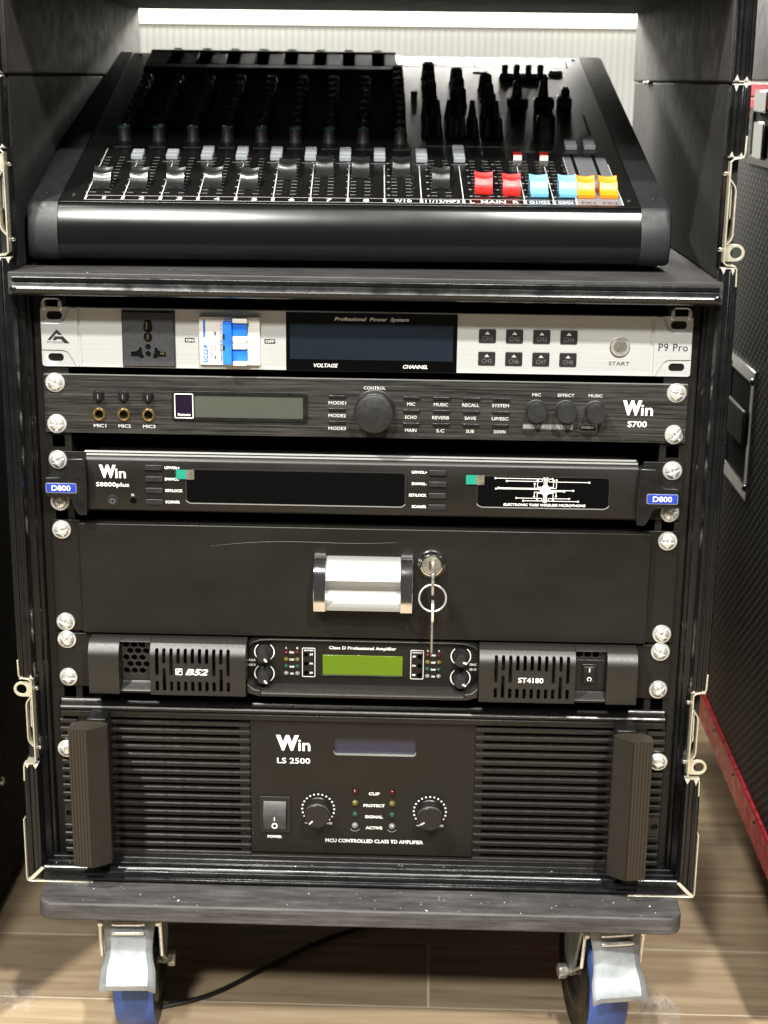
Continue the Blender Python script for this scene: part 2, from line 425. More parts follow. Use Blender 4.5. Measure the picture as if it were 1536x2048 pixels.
# ------------------------------------------------------------------ setting: floor and wall
fl = bpy.data.objects.new('floor', B().box(-1500, 1500, -880, 1400, -6, -0.3).mesh('floor', 'grout')); C.objects.link(fl)
fl['kind'] = 'structure'; ORG['floor'] = Vector((0, 0, FLOOR))
PW = 103.6; PL = 800.0
plank = B(); plank.box(-PL / 2 + 1.0, PL / 2 - 1.0, -PW / 2 + 1.0, PW / 2 - 1.0, -4, 0)
pm = plank.mesh('plank', 'floor', smooth=0)
rows = list(range(-10, 12))
for j in rows:
    yc = 152 + PW * j + PW / 2
    off = {-1: 58.3 - PL / 2, 0: 58.3 + PL * 0.17, 1: 58.3 - PL * 0.2}.get(j, ((j * 0.37) % 1) * PL)
    for i in range(-2, 3):
        xc = off + i * PL
        if abs(xc) > 1100: continue
        inst('plank', pm, fl, (xc, yc, FLOOR))
wl = B(); 
pts = []
x = -1300.0
while x < 1300:
    pts += [(x, 1000), (x + 1.6, 999.0), (x + 7.2, 999.0)]; x += 8.8
pts += [(1300, 1000), (1300, 1020), (-1300, 1020)]
wl.ext(pts, 'z', FLOOR, 232)
wall = wl.build('wall', 'wall', None, smooth=0); wall['kind'] = 'structure'
lb = B().box(-1300, 1300, 985, 1040, 235, 700).build('light_box', 'lightbox', None, bevel=2)
lb['label'] = 'glowing white light box above the pale fluted wall behind the mixer'; lb['category'] = 'light box'

# ------------------------------------------------------------------ flight case
case = root('flight_case', 'black open-front flight case with metal edges holding the mixer and the stacked audio units', 'flight case', (0, 0, -458))
for s in (-1, 1):
    w = B().box(*sorted((s * 256, s * 262.6)), -18, 500, -456, 172).build('side_wall', 'felt', case)
    p = B().box(*sorted((s * 252.2, s * 256)), -14, 499, 30, 165.4).build('lining', 'felt', case, bevel=1.5)
    u = B().box(*sorted((s * 251, s * 263)), -22, 500, 166.0, 247).build('lid_wall', 'felt2', case, bevel=2)
B().box(-263, 263, 497, 503, -456, 29).build('back_panel', 'void', case)
tp = B().box(-250.5, 250.5, -24, 500, 231, 247).build('top_panel', 'felt2', case, bevel=1.5)
B().box(-255.5, 255.5, -34, 496, 13.5, 29.6).build('shelf', 'shelfboard', case, bevel=0.8)
B().box(-262, 262, -20, 497, -456, -449.5).build('bottom_panel', 'void', case)
# hybrid edge profiles: cross section in x,y pulled along z
def edge_section(s):
    p = [(252.5, 2), (252.5, -9), (253.6, -10), (253.6, -17), (252.9, -18), (252.9, -25), (254.6, -28.6), (256.6, -29.2), (257.6, -27.4), (260.6, -27.2), (261.4, -28.9), (262.4, -28.9), (263.2, -27.2),
         (265.0, -27.6), (266.4, -26), (266.4, 9), (263.6, 9), (263.6, 2)]
    return [(s * a, b) for a, b in p]
for s in (-1, 1):
    for z0, z1 in ((-456.5, -357.5), (-284.5, 38.5), (116.5, 164.5), (167.5, 247)):
        B().ext(edge_section(s), 'z', z0, z1).build('aluminium_edge', 'anod', case, bevel=0.35)
        for ze, sg in ((z0, 1), (z1, -1)):                # bare cut ends at the latch openings
            if abs(ze) > 440 or ze > 246: continue
            cut = B()
            for a, wd in ((255.4, 1.5), (262.0, 1.3)):
                x0, x1 = s * a - wd, s * a + wd
                cut.add([(x0, -29.45, ze), (x1, -29.45, ze), (s * a, -29.45, ze + sg * random.uniform(2, 4.5)), (x0, -25, ze), (x1, -25, ze)], [(0, 1, 2), (0, 3, 4, 1), (0, 2, 3), (1, 4, 2)])
            cut.box(s * 259.3 - 5.6, s * 259.3 + 5.6, -28.2, -22, ze - sg * 0.15, ze - sg * 0.9)
            cut.build('cut_end', 'raw', case, smooth=0)
    # inner back wall of the latch opening
    for z0, z1 in ((-357.5, -284.5), (38.5, 116.5)):
        B().ext([(s * 252.5, 2), (s * 252.5, -18), (s * 253.8, -21), (s * 254.4, -21), (s * 254.4, 2)], 'z', z0, z1).build('edge_recess', 'anod', case)
    inner = [(s * 255.9, -17), (s * 249.5, -13), (s * 249.5, -8), (s * 247.2, -7), (s * 247.2, 2), (s * 255.9, 2)]
    B().ext(inner, 'z', -447, 12).build('inner_edge', 'anod', case, bevel=0.4)

def latch(s, zt, zb, ring_top):
    """recessed butterfly latch dish seen edge on: a thin bent plate with its folded hook and lift ring"""
    y0, y1 = -29.0, 34
    pl = B().strip([(s * 265.2, zt + 15), (s * 264.9, zt + 2.2), (s * 263.6, zt + 0.3), (s * 257.6, zt - 0.8), (s * 255.6, zt - 2.6), (s * 255.3, zb + 2.6), (s * 257.4, zb + 0.6), (s * 263.2, zb), (s * 264.7, zb - 2), (s * 265.0, zb - 14.5)], 1.15, 'y', y0, y1)
    d = pl.build('latch', 'zincwarm', case, bevel=0.25)
    mid = (zt + zb) / 2; q = 0.5
    a, b = (zt - 14, zb + 17) if ring_top else (zt - 17, zb + 14)
    a, b = (zt - 19.5, zb + 18.5)
    B().strip([(s * 256.2, a + 4.5), (s * 259.6, a), (s * 260.4, a - 3), (s * 260.3, b + 3), (s * 259.4, b), (s * 255.9, b - 4)], 1.0, 'y', y0 + 0.5, 20).build('latch_cover', 'zincwarm', d, bevel=0.2)
    B().strip([(s * 257.6, a + 1), (s * 257.9, a - 22), (s * 256.4, a - 25), (s * 258.4, a - 23)], 0.9, 'y', y0 + 4, 16).build('latch_hook', 'zinc', d)
    zc = zt - 9.6 if ring_top else zb + 9.4
    xc = s * 263.7
    lo = [(xc - s * 7.6, zc - 6.1), (xc, zc - 6.1)] + [(xc + s * 6.1 * math.sin(R(t)), zc - 6.1 * math.cos(R(t))) for t in range(12, 180, 12)] + [(xc, zc + 6.1), (xc - s * 7.6, zc + 6.1)]
    B().ext(lo, 'y', -27, -25.4, [circ(xc, zc, 4.1, 20)]).build('lift_ring', 'zincwarm', d, bevel=0.25)
    for zr in (zt - 11, zb + 11):
        B().lathe([(2.0, 0), (1.8, 0.8), (1.0, 1.5), (0.2, 1.7)], (s * 253.3, -20.5, zr), '-y', 14).build('rivet', 'chrome', d)
for s in (-1, 1):
    latch(s, -284.5, -356.5, s < 0)
    latch(s, 115.5, 40.5, s < 0)
# bottom frame: ledge with ribs, mitred into the side profiles
led = [(2, -457), (2, -449), (-1, -446.4), (-7, -446.4), (-7.6, -445.6), (-9.0, -445.6), (-9.6, -446.6), (-15, -446.6), (-15.6, -445.8), (-17, -445.8), (-17.6, -446.9), (-23, -447.0), (-23.8, -445.9), (-25.4, -445.9), (-26.2, -447.2), (-28.4, -448.2), (-29.2, -450.2), (-27.6, -451.2), (-27.4, -453.6), (-29.2, -454.6), (-29.4, -456.4), (-28, -457.4)]
B().ext(led, 'x', -254, 254).build('bottom_edge', 'anod', case, bevel=0.25)
for s in (-1, 1):
    B().ext([(s * 252.4, -446.6), (s * 254.6, -445.4), (s * 265.8, -456.6), (s * 265.0, -457.6), (s * 262, -456.8)], 'y', -29.9, -29.3).build('mitre_joint', 'raw', case)
    B().strip([(s * 266.9, -404), (s * 267.0, -455.5), (s * 266, -458), (s * 263, -458.4), (s * 214, -458.6)], 0.9, 'y', -30, 40).build('corner_brace', 'zincwarm', case, bevel=0.2)
# front profile of the shelf
sh = [(-33.6, 13), (-36.2, 14.2), (-38.2, 16.2), (-38.6, 18.2), (-37.6, 20.4), (-35.6, 21.6), (-34.8, 23), (-36.2, 23.6), (-36.4, 26), (-35.8, 26.8), (-33.6, 26.8)]
B().ext(sh, 'x', -252, 252.4).build('shelf_edge', 'anod', case, bevel=0.2)
for s in (-1, 1):
    B().lathe([(2.6, -3), (2.6, 1.2), (1.4, 2)], (s * 250.8, -37.2, 18), '-y', 12).build('edge_plug', 'anod', case)
# rack rails with square holes
for s in (-1, 1):
    holes = []
    for z in (3.5, -102, -160.5, -306.5):
        holes.append(rrect(s * 232.2 - 4.8, s * 232.2 + 4.8, z - 4.8, z + 4.8, 0.4, 1))
    xs = sorted((s * 246.8, s * 222.4))
    B().ext([(xs[0], -448), (xs[1], -448), (xs[1], 13), (xs[0], 13)], 'y', 0, 2, holes).build('rack_rail', 'powder', case, smooth=0)
    B().box(*sorted((s * 222.4, s * 224.4)), 2, 34, -448, 13).build('rail_flange', 'powder', case)
    B().box(*sorted((s * 227, s * 238)), 30, 32, -448, 13).build('rail_backing', 'void', case)
    cn = B().strip([(s * 232.3 - 7.2, -1.5), (s * 232.3 - 7.0, 4.5), (s * 232.3 - 4.8, 6.8), (s * 232.3 + 4.8, 6.8), (s * 232.3 + 7.0, 4.5), (s * 232.3 + 7.2, -1.5)], 1.1, 'y', -3.6, 1).build('cage_nut', 'zinc', case, bevel=0.2)
    B().box(s * 232.3 - 7.6, s * 232.3 - 4.9, -3.9, 0, -1.5, 5).box(s * 232.3 + 4.9, s * 232.3 + 7.6, -3.9, 0, -1.5, 5).build('nut_clip', 'zinc', cn, bevel=0.4)
# white blocks standing in for light leaking through the lining seam
for x, y in ((-250.6, 322), (250, 372), (249.6, 392)):
    B().box(x - 2.2, x + 2.2, y - 5, y + 5, 163.4, 166.6).build('seam_light_leak', 'whiteplastic', case, bevel=1.0)

# ------------------------------------------------------------------ dolly with casters
dolly = root('dolly', 'black stained plywood dolly board on blue wheeled casters under the case', 'dolly', (0, 0, FLOOR))
B().ext(rrect(-252, 253.5, -62, 470, 13, 6), 'z', -474, -459.2).build('board', 'board', dolly, bevel=1.6)
def caster(x, y, sw):
    """swivel caster with brake pedal; sw turns it about its stem"""
    T = Matrix.Translation(Vector((x, y, 0)) - ORG[dolly.name]) @ Matrix.Rotation(R(sw), 4, 'Z')
    f = B(T); f.box(-32, 32, -26, 30, -477, -474.2); f.lathe([(25, 0), (27, 3), (24, 8), (20, 11)], (0, 4, -488), 'z', 28)
    for s in (-1, 1):
        f.ext([(-22, -488), (26, -488), (30, -500), (28, -545), (18, -560), (6, -560), (-4, -545), (-22, -500)], 'x', s * 20.5 - 1.3, s * 20.5 + 1.3)
    f.box(-22, 22, -22, 26, -489, -485)
    fo = f.build('caster', 'galv', dolly, bevel=0.7)
    wc = (0, 14, -559.6)
    B(T).lathe([(50, -16.2), (52.5, -16.2), (55, -13), (56.0, -6), (56.2, 0), (56.0, 6), (55, 13), (52.5, 16.2), (50, 16.2)], wc, 'x', 56, cap=False).build('wheel_tread', 'bluewheel', fo)
    B(T).lathe([(10, -15.0), (20, -15.2), (24, -17.2), (32, -17.2), (36, -14.6), (46, -15.2), (51.2, -16.6), (51.2, 16.6), (46, 15.2), (36, 14.6), (32, 17.2), (24, 17.2), (20, 15.2), (10, 15.0)], wc, 'x', 40).build('wheel_hub', 'plastic', fo)
    B(T).lathe([(4, -30), (6.5, -30), (6.5, -23), (4, -23), (4, 23), (6.5, 23), (6.5, 29), (4, 29)], wc, 'x', 6).build('axle_bolt', 'zinc', fo, bevel=0.5)
    # pressed steel brake pedal
    wds = [(-38, -474.5, 21.5), (-42, -479, 22), (-47, -487, 21.2), (-50, -496, 19.8), (-53, -505, 19.2), (-57, -513, 19.8), (-60.5, -519, 21.6), (-62.5, -522, 22.4), (-67.5, -527.5, 22.8), (-70.5, -532.5, 22.9), (-70.6, -537, 22.4)]
    vs = []; fs = []; m = 15
    for k, (py, pz, w) in enumerate(wds):
        for i in range(m):
            t = -1 + 2 * i / (m - 1); lip = 3.2 * max(0, abs(t) - 0.72) / 0.28
            vs.append((t * w, py + lip * 0.5, pz - lip * 1.2))
    for k in range(len(wds) - 1):
        for i in range(m - 1): fs.append((k * m + i, k * m + i + 1, (k + 1) * m + i + 1, (k + 1) * m + i))
    pd = B(T).add(vs, fs).build('brake_pedal', 'galv', fo, smooth=24)
    so = pd.modifiers.new('thick', 'SOLIDIFY'); so.thickness = 0.0022; so.offset = -1
    bv = pd.modifiers.new('edge', 'BEVEL'); bv.width = 0.0006; bv.segments = 2; bv.limit_method = 'ANGLE'; bv.angle_limit = R(50)
    for k in range(3):
        yy = -45.6 - 2.6 * k; zz = -482.5 - 6.6 * k
        pts = [(-12.5 + 25 * i / 10, yy - 1.0 - (0.7 if 0 < i < 10 else 0), zz) for i in range(11)]
        B(T).tube(pts, 2.0, 8).build('pedal_rib', 'zinc', pd, smooth=60)
    for s in (-1, 1):
        B(T).tube([(s * 23.4, -40, -484), (s * 24.2, -42, -496), (s * 24.2, -36, -525), (s * 23.5, -4, -549)], 1.5, 8).build('brake_spring', 'zinc', fo)
        B(T).lathe([(3.6, -2), (3.6, 1.5), (2.4, 2.6)], (s * 23.2, -42, -492), 'x', 14).build('rivet', 'zinc', fo)
caster(-187, 10, 3); caster(199, 12, 9)
caster(-187, 400, 12); caster(207, 400, -10)

# ------------------------------------------------------------------ mixing console
SL = math.atan2(110.5, 390); MO = Vector((-12, 10, 29.8))
mixer = root('mixing_console', 'black audio mixing console with rows of knobs and coloured faders on the upper shelf', 'mixer', tuple(MO), R(2.06))
ORG[mixer.name] = Vector((0, 0, 0))
PT = Matrix.Translation((0, 0, 46.2)) @ Matrix.Rotation(SL, 4, 'X')    # panel frame: u, v along the slope, h above it
I4 = Matrix.Identity(4)
def body_prof(g):
    p = [(0, 46.0 + g), (-0.6, 45.7 + g), (-2.0 - g * .3, 42.6 + g * .6), (-3.5 - g * .6, 39.2 + g * .4), (-5.3 - g, 34), (-6.4 - g, 29), (-6.8 - g, 23), (-6.2 - g, 17), (-4.4 - g, 11.5 - g * .3), (-1, 7.4 - g * .5), (5, 4.8 - g * .3), (14, 4.0), (30, 3.6)]
    return p + [(392, 3.6), (392, 156.6 + g)]
B(I4).ext(body_prof(0), 'x', -213, 213).build('body', 'mixer', mixer, smooth=40)
for s in (-1, 1):
    b = B(I4)
    prs = [(213.2, 1.4, 0), (231, 1.4, 0), (234.2, 0.2, 1), (236, -3.5, 1)]
    rings = []
    for a, g, _ in prs:
        rings.append([(s * a, q[0], q[1]) for q in body_prof(g)])
    n = len(rings[0]); vs = [p for r in rings for p in r]; fs = []
    for j in range(len(rings) - 1):
        for i in range(n): fs.append((j * n + i, j * n + (i + 1) % n, (j + 1) * n + (i + 1) % n, (j + 1) * n + i))
    fs += [tuple(range(n)), tuple(range((len(rings) - 1) * n, len(rings) * n))]
    ck = b.add(vs, fs).build('cheek', 'cheek', mixer, smooth=40)
    for v_ in (16, 330):
        B(PT).lathe([(1.7, 0), (1.5, 0.5), (0.9, 0.5), (0.6, 0.1)], (s * 224, v_, 1.6), 'z', 12).build('cheek_screw', 'softplastic', ck)
pl = B(PT).box(-212.5, 216 - 3.5, 0.5, 404, 0.05, 1.0).build('top_plate', 'mixerplate', mixer, bevel=0.4)
H0 = 1.0
for u, v_ in ((-204, 14), (206, 14), (-204, 396), (206, 396)):
    B(PT).lathe([(1.9, 0), (1.7, 0.5), (1.0, 0.5), (0.6, 0.1)], (u, v_, H0), 'z', 12).build('plate_screw', 'softplastic', pl)
def line(pts, w, mt='white', name='printed_line', parent=None, h=H0 + 0.08):
    b = B(PT); 
    for (u0, v0), (u1, v1) in zip(pts[:-1], pts[1:]):
        d = Vector((u1 - u0, v1 - v0)).normalized(); nx = Vector((-d.y, d.x)) * w / 2; e = d * w / 2
        b.add([(u0 - e.x + nx.x, v0 - e.y + nx.y, h), (u0 - e.x - nx.x, v0 - e.y - nx.y, h), (u1 + e.x - nx.x, v1 + e.y - nx.y, h), (u1 + e.x + nx.x, v1 + e.y + nx.y, h)], [(0, 1, 2, 3)])
    return b.build(name, mt, parent or pl, smooth=0)
def mtext(s, u, v_, h, w=None, mt='white', off=0.01, h2=0.1):
    return text(s, pl, u, v_, H0 + h2, h, w, mt, off, T=PT)
DIV = [-194.8, -167.2, -139.6, -112.0, -84.4, -57.0, -29.5, -2.0, 25.2, 52.4, 83.5, 128.8, 150.3, 167.2, 200.8]
LAB = ['1', '2', '3', '4', '5', '6', '7', '8', '9/10', '11/12/MP3', 'L  MAIN  R', 'G1/G2', 'G3/G4', 'FX1  FX2']
inlay = B(PT).box(167.8, 200.4, 4.4, 112, H0 - 0.2, H0 + 0.04).build('grey_inlay', 'midgrey', mixer, smooth=0)
for i, s in enumerate(LAB):
    a, b = DIV[i] + 0.9, DIV[i + 1] - 0.9
    vb, vt = 4.6, 13.4
    if i < 13: line([(a, vb), (b, vb), (b, vt), (a, vt), (a, vb)], 0.5, 'greyprint')
    w = {0: 2.2}.get(i, min(b - a - 4, 2.7 * len(s) + 1.6))
    if i == 10: w = 36
    if i == 13: w = 27
    mtext(s, (a + b) / 2, 8.9, 5.6, w, 'white' if i < 13 else 'blackprint', 0.008)
for i, u in enumerate(DIV):
    top = {0: 122, 13: 112, 14: 95}.get(i, 88)
    line([(u, 5), (u, top)], 0.75, 'greyprint' if i else 'greyprint')
# faders: slot, scale ticks and cap
def cap_mesh(mt):
    b = B(); prof = [(-9.8, 0), (-9.8, 2.4), (-9.3, 2.6), (-7.0, 3.0), (-5.0, 3.9), (-3.4, 5.3), (-2.2, 6.9), (-1.2, 8.4), (-0.5, 8.9), (0.2, 8.8), (1.0, 7.6), (2.4, 6.8), (4.8, 7.2), (7.2, 9.0), (8.6, 10.2), (9.4, 10.2), (9.8, 9.2), (10.0, 0)]
    m = 9; vs = []; fs = []
    for i in range(m):
        t = -1 + 2 * i / (m - 1)
        for v_, h in prof:
            k = h / 10.2; wv = 6.9 - 0.5 * (1 - k) - 0.35 * math.exp(-(v_ / 3.0) ** 2) * 1.2
            vs.append((t * wv, v_ + (0.9 * (abs(t) ** 2) if 3 > v_ > -4 else 0), h + (1.15 * t * t if h > 4 else 0)))
    n = len(prof)
    for i in range(m - 1):
        for j in range(n - 1): fs.append((i * n + j, i * n + j + 1, (i + 1) * n + j + 1, (i + 1) * n + j))
    fs += [tuple(range(n)), tuple(range((m - 1) * n, m * n))]
    fs += [tuple([i * n for i in range(m)] + [i * n + n - 1 for i in range(m - 1, -1, -1)])]
    return b.add(vs, fs).mesh('fader_cap', mt, smooth=32)
CAP = {k: cap_mesh(k) for k in ('fader', 'red', 'sky', 'orange')}
slotm = B().box(-1.3, 1.3, 0, 100, 0, 0.05).mesh('fader_slot', 'void', smooth=0)
def on_panel(name, me, parent, u, v_, h, rot=0):
    o = put(name, me, parent); o.matrix_local = Matrix.Translation(PT @ Vector((u, v_, h)) * MM) @ PT.to_3x3().to_4x4() @ Matrix.Rotation(rot, 4, 'Z'); return o
FAD = [(-185.5, 35, 'fader'), (-158.2, 35.5, 'fader'), (-131, 36, 'fader'), (-103, 38, 'fader'), (-76, 37, 'fader'), (-48.2, 59, 'fader'), (-20.6, 66, 'fader'), (7, 65, 'fader'), (38, 66, 'fader'), (67.6, 43, 'fader'),
       (99.3, 33, 'red'), (119.9, 30, 'red'), (140.2, 28.5, 'sky'), (161.6, 28.5, 'sky'), (175, 27, 'orange'), (191.8, 27, 'orange')]
for i, (u, v_, c) in enumerate(FAD):
    us = u if i < 14 else u - 0.6
    on_panel('fader_slot', slotm, mixer, us, 20, H0 + 0.05)
    sc = B(PT)
    for k in range(12):
        vt = 20 + k * 7.2; hh = H0 + 0.11
        for sd in (-1, 1):
            if i in (14, 15) and sd > 0: continue
            if sd < 0: a, b = us - 7.5, us - 3.2
            else: a, b = us + 3.2, us + 7.5
            sc.add([(a, vt, hh), (b, vt, hh), (b, vt + 0.8, hh), (a, vt + 0.8, hh)], [(0, 1, 2, 3)])
            if sd < 0 and k % 2 == 0: sc.add([(a - 3.2, vt - 0.5, hh), (a - 1.2, vt - 0.5, hh), (a - 1.2, vt + 1.4, hh), (a - 3.2, vt + 1.4, hh)], [(0, 1, 2, 3)])
    sc.build('fader_scale', 'scaleprint' if i < 14 else 'dimprint', pl, smooth=0)
    o = on_panel('fader_cap', CAP[c], mixer, u, v_, H0 + 0.6, R(random.uniform(-1.5, 1.5)))
    if c != 'fader': o['label'] = {'red': 'red fader cap', 'sky': 'light blue fader cap', 'orange': 'orange fader cap'}[c]
# small stacked assign buttons
def stack_mesh(n, mt='palegrey'):
    b = B()
    for k in range(n): b.ext([(-4.6, k * 9.4 - 3.3), (4.6, k * 9.4 - 3.3), (4.6, k * 9.4 + 3.3), (-4.6, k * 9.4 + 3.3)], 'z', 0, 4.4)
    return b.mesh('assign_button', mt, smooth=0)
BTN1 = B().box(-4.6, 4.6, -3.2, 3.2, 0, 4.2).mesh('assign_button', 'palegrey', smooth=0)
for u, v_, n in [(-168.2, 97, 2), (-141.0, 98, 2), (-113.8, 98, 3), (-86.6, 98, 3), (-59.6, 98, 3), (-32.6, 98, 3), (-5.4, 98, 3), (21.6, 98, 3), (54.6, 97, 3), (84.2, 98, 4), (175.5, 132, 2), (190.6, 133, 3)]:
    for k in range(n):
        o = on_panel('assign_button', BTN1, mixer, u, v_ + 8.8 * k, H0)
        md = o.modifiers.new('edge', 'BEVEL'); md.width = 0.0008; md.segments = 2
    line([(u - 6, v_ - 7), (u + 5, v_ - 7)], 1.6, 'dimprint')
for u in (130.4, 151.2):
    b = B(PT).box(u - 3.4, u + 3.4, 104, 112, H0, H0 + 4.2).build('mute_button', 'red', mixer, bevel=0.5)
    B(PT).box(u - 3.3, u + 3.3, 103.2, 104.1, H0, H0 + 3.9).build('button_face', 'whiteplastic', b)
# channel strip knobs
def knob_mesh(r, h, mt, name='knob', taper=0.86, n=18):
    b = B(); b.lathe([(r * 1.12, 0), (r * 1.1, 1.2), (r, 1.8), (r * taper, h - 1), (r * taper * 0.9, h), (0.01, h)], (0, 0, 0), 'z', n)
    b.box(-0.5, 0.5, 0.2, r * taper, h * 0.3, h + 0.3)
    me = b.mesh(name, mt, smooth=40); me.materials.append(M['knobtop']); me.materials.append(M['white'])
    for p in me.polygons:
        if p.normal.z > 0.9 and p.center.z > (h - 0.3) * MM: p.material_index = 2 if p.center.z > (h + 0.1) * MM else 1
    return me
KN = knob_mesh(5.3, 11.5, 'softplastic'); KT = knob_mesh(3.6, 15, 'softplastic', taper=0.55); KL = knob_mesh(6.2, 14, 'softplastic')
RING = B().lathe([(3.8, 0), (4.7, 0.0), (4.8, 0.35), (4.4, 0.6), (3.8, 0.5)], (0, 0, 0), 'z', 20, cap=False).mesh('knob_ring', 'greenring')
COL = [-184.2, -156.6, -129.0, -101.4, -73.8, -46.4, -19.0, 8.6, 38.4]
for ci, u in enumerate(COL):
    nrow = 9 if ci < 8 else 11
    for k in range(nrow):
        v_ = 143 + k * 18.4
        o = on_panel('knob', KN, mixer, u, v_, H0, R(random.uniform(-60, 60)))
        if k == 0:
            ro = put('knob_ring', RING, o, (0, 0, 11.2 * MM))
    B(PT).box(u + 11, u + 17, 276, 281, H0, H0 + 3).build('insert_button', 'plastic', mixer, bevel=0.5)
    B(PT).box(u - 6, u + 8, 122, 126.5, H0, H0 + 1.2).build('mute_strip', 'softplastic', mixer, bevel=0.3)
# jack housing along the back with eight openings
hb, ht, hh = 327, 388, 9
ed = [-194 + 0] + []
pads = []
x0 = -193.0
for k in range(8):
    c = -167.0 + 26.7 * k
    pads.append((x0, c - 5.2)); x0 = c + 5.2
pads.append((x0, 38.5))
jh = B(PT)
jh.box(-193, 38.5, hb, hb + 13, 0.6, hh)
jh.box(-193, 38.5, ht - 5, ht, 0.6, hh)
jhouse = jh.build('jack_housing', 'housing', mixer, bevel=1.5)
for a, b_2 in pads:
    B(PT).box(a, b_2, hb + 13, ht - 5, 0.6, hh - 0.3).build('jack_divider', 'housing', jhouse, bevel=1.8)
for k in range(8):
    c = -167.0 + 26.7 * k
    B(PT).box(c - 5.4, c + 5.4, hb + 13, ht - 5, 0.6, 1.6).build('jack_opening', 'void', jhouse)
    B(PT).box(c - 4.2, c + 4.2, ht - 1, ht + 1.4, hh, hh + 1.0).build('release_tab', 'palegrey', jhouse, bevel=0.3)
# master section
for u, v_ in ((66, 270), (66, 300), (66, 328), (91, 250), (91, 282), (91, 312), (116, 236), (116, 264), (116, 294)):
    on_panel('knob', KL, mixer, u, v_, H0, R(random.uniform(-40, 40)))
for u in (60, 70, 80, 89.5, 99.5, 110, 119.5):
    on_panel('pointer_knob', KT, mixer, u, 163, H0); on_panel('pointer_knob', KT, mixer, u + 0.4, 212, H0)
for u in (141, 163.5):
    b = B(PT).box(u - 9, u + 9, 236, 248, H0, H0 + 9).build('rotary_base', 'softplastic', mixer, bevel=2)
    on_panel('tall_knob', knob_mesh(5.6, 21, 'plastic', 'tall_knob', 0.62), mixer, u, 252, H0)
B(PT).lathe([(8, 0), (7.6, 20), (6.6, 22), (0.01, 22)], (156, 150, H0), 'z', 24).build('master_knob', 'plastic', mixer)
B(PT).box(175, 188, 240, 252, H0, H0 + 9).box(179, 186, 246, 256, H0, H0 + 15).build('footswitch_jack', 'plastic', mixer, bevel=1)
for k in range(4):
    B(PT).box(134.5 + 10.9 * k, 140 + 10.9 * k, 343, 349, H0, H0 + 9).build('menu_button', 'plastic', mixer, bevel=1)
B(PT).box(131, 176, 328, 342, H0, H0 + 2).build('display_window', 'gloss', mixer, bevel=0.6)
us = B(PT).box(178, 191, 347, 354.5, H0, H0 + 1.4).build('usb_port', 'chrome', mixer, bevel=0.3)
B(PT).box(181, 188, 348, 351.5, H0 + 1.3, H0 + 1.6).build('usb_slot', 'void', us)
B(PT).box(108, 122, 349, 352, H0, H0 + 0.4).build('card_slot', 'void', mixer)
for k in range(2):
    B(PT).box(196 - 0.7, 196 + 0.7, 168, 222, H0, H0 + 0.3).build('meter_slot', 'void', mixer) if k == 0 else None
line([(44, 404 - 2), (198.5, 404 - 2), (197.5, 368), (44, 368), (44, 402)], 1.6, 'white')
for u in (75, 110.5, 153): line([(u, 402), (u + 0.3, 368)], 1.0, 'white')
for u0, u1 in ((46, 73), (77, 108), (113, 151), (155, 196)):
    for k in range(4): line([(u0 + 3, 375 + k * 6), (u1 - random.uniform(4, 12), 375 + k * 6)], 0.7, 'greyprint')
line([(58, 135), (136, 135)], 0.8, 'dimprint'); line([(58, 135), (58, 250)], 0.5, 'dimprint')
mtext('D', 86, 126, 7, 9, 'dimprint')
mtext('REVERB  DELAY', 147, 124, 3.4, 26, 'dimprint')
B(I4).box(-190, -150, 40, 70, 0.2, 3.6).box(150, 190, 40, 70, 0.2, 3.6).box(-190, -150, 330, 360, 0.2, 3.6).box(150, 190, 330, 360, 0.2, 3.6).build('rubber_feet', 'softplastic', mixer)

# ------------------------------------------------------------------ silver power unit
pw = root('power_sequencer', 'silver brushed power sequencer with outlet and blue breaker, topmost of the rack units', 'power unit', (0, 0, -44))
slots = [rrect(s * 230.9 - 5.9, s * 230.9 + 5.9, z - 3.0, z + 3.0, 2.9, 6) for s in (-1, 1) for z in (-5.9, -37.4)]
B().ext(rrect(-241.3, 241.3, -44.2, 0.4, 2.0), 'y', -1.5, 0, slots).build('front_panel', 'silver', pw, smooth=0)
def ear_plate(s):
    o = [(241.0, -11.5), (227, -11.7), (223.5, -9.6), (221, -5.5), (219.0, 0.1), (213.4, 0.1), (213.4, -44.0), (215.2, -44.0), (218.5, -38.0), (221.6, -33.2), (224.8, -31.8), (241.0, -31.6)]
    return [(s * a, b) for a, b in o]
for s in (-1, 1):
    B().ext(ear_plate(s), 'y', -2.75, -1.45).build('ear_plate', 'silver', pw, smooth=0, bevel=0.35)
B().box(-211.2, 211.0, -2.75, -1.45, -44.0, 0.2).build('centre_plate', 'silver', pw, smooth=0, bevel=0.2)
B().box(-230, 230, 2.2, 240, -43, -1).build('chassis', 'void', pw)
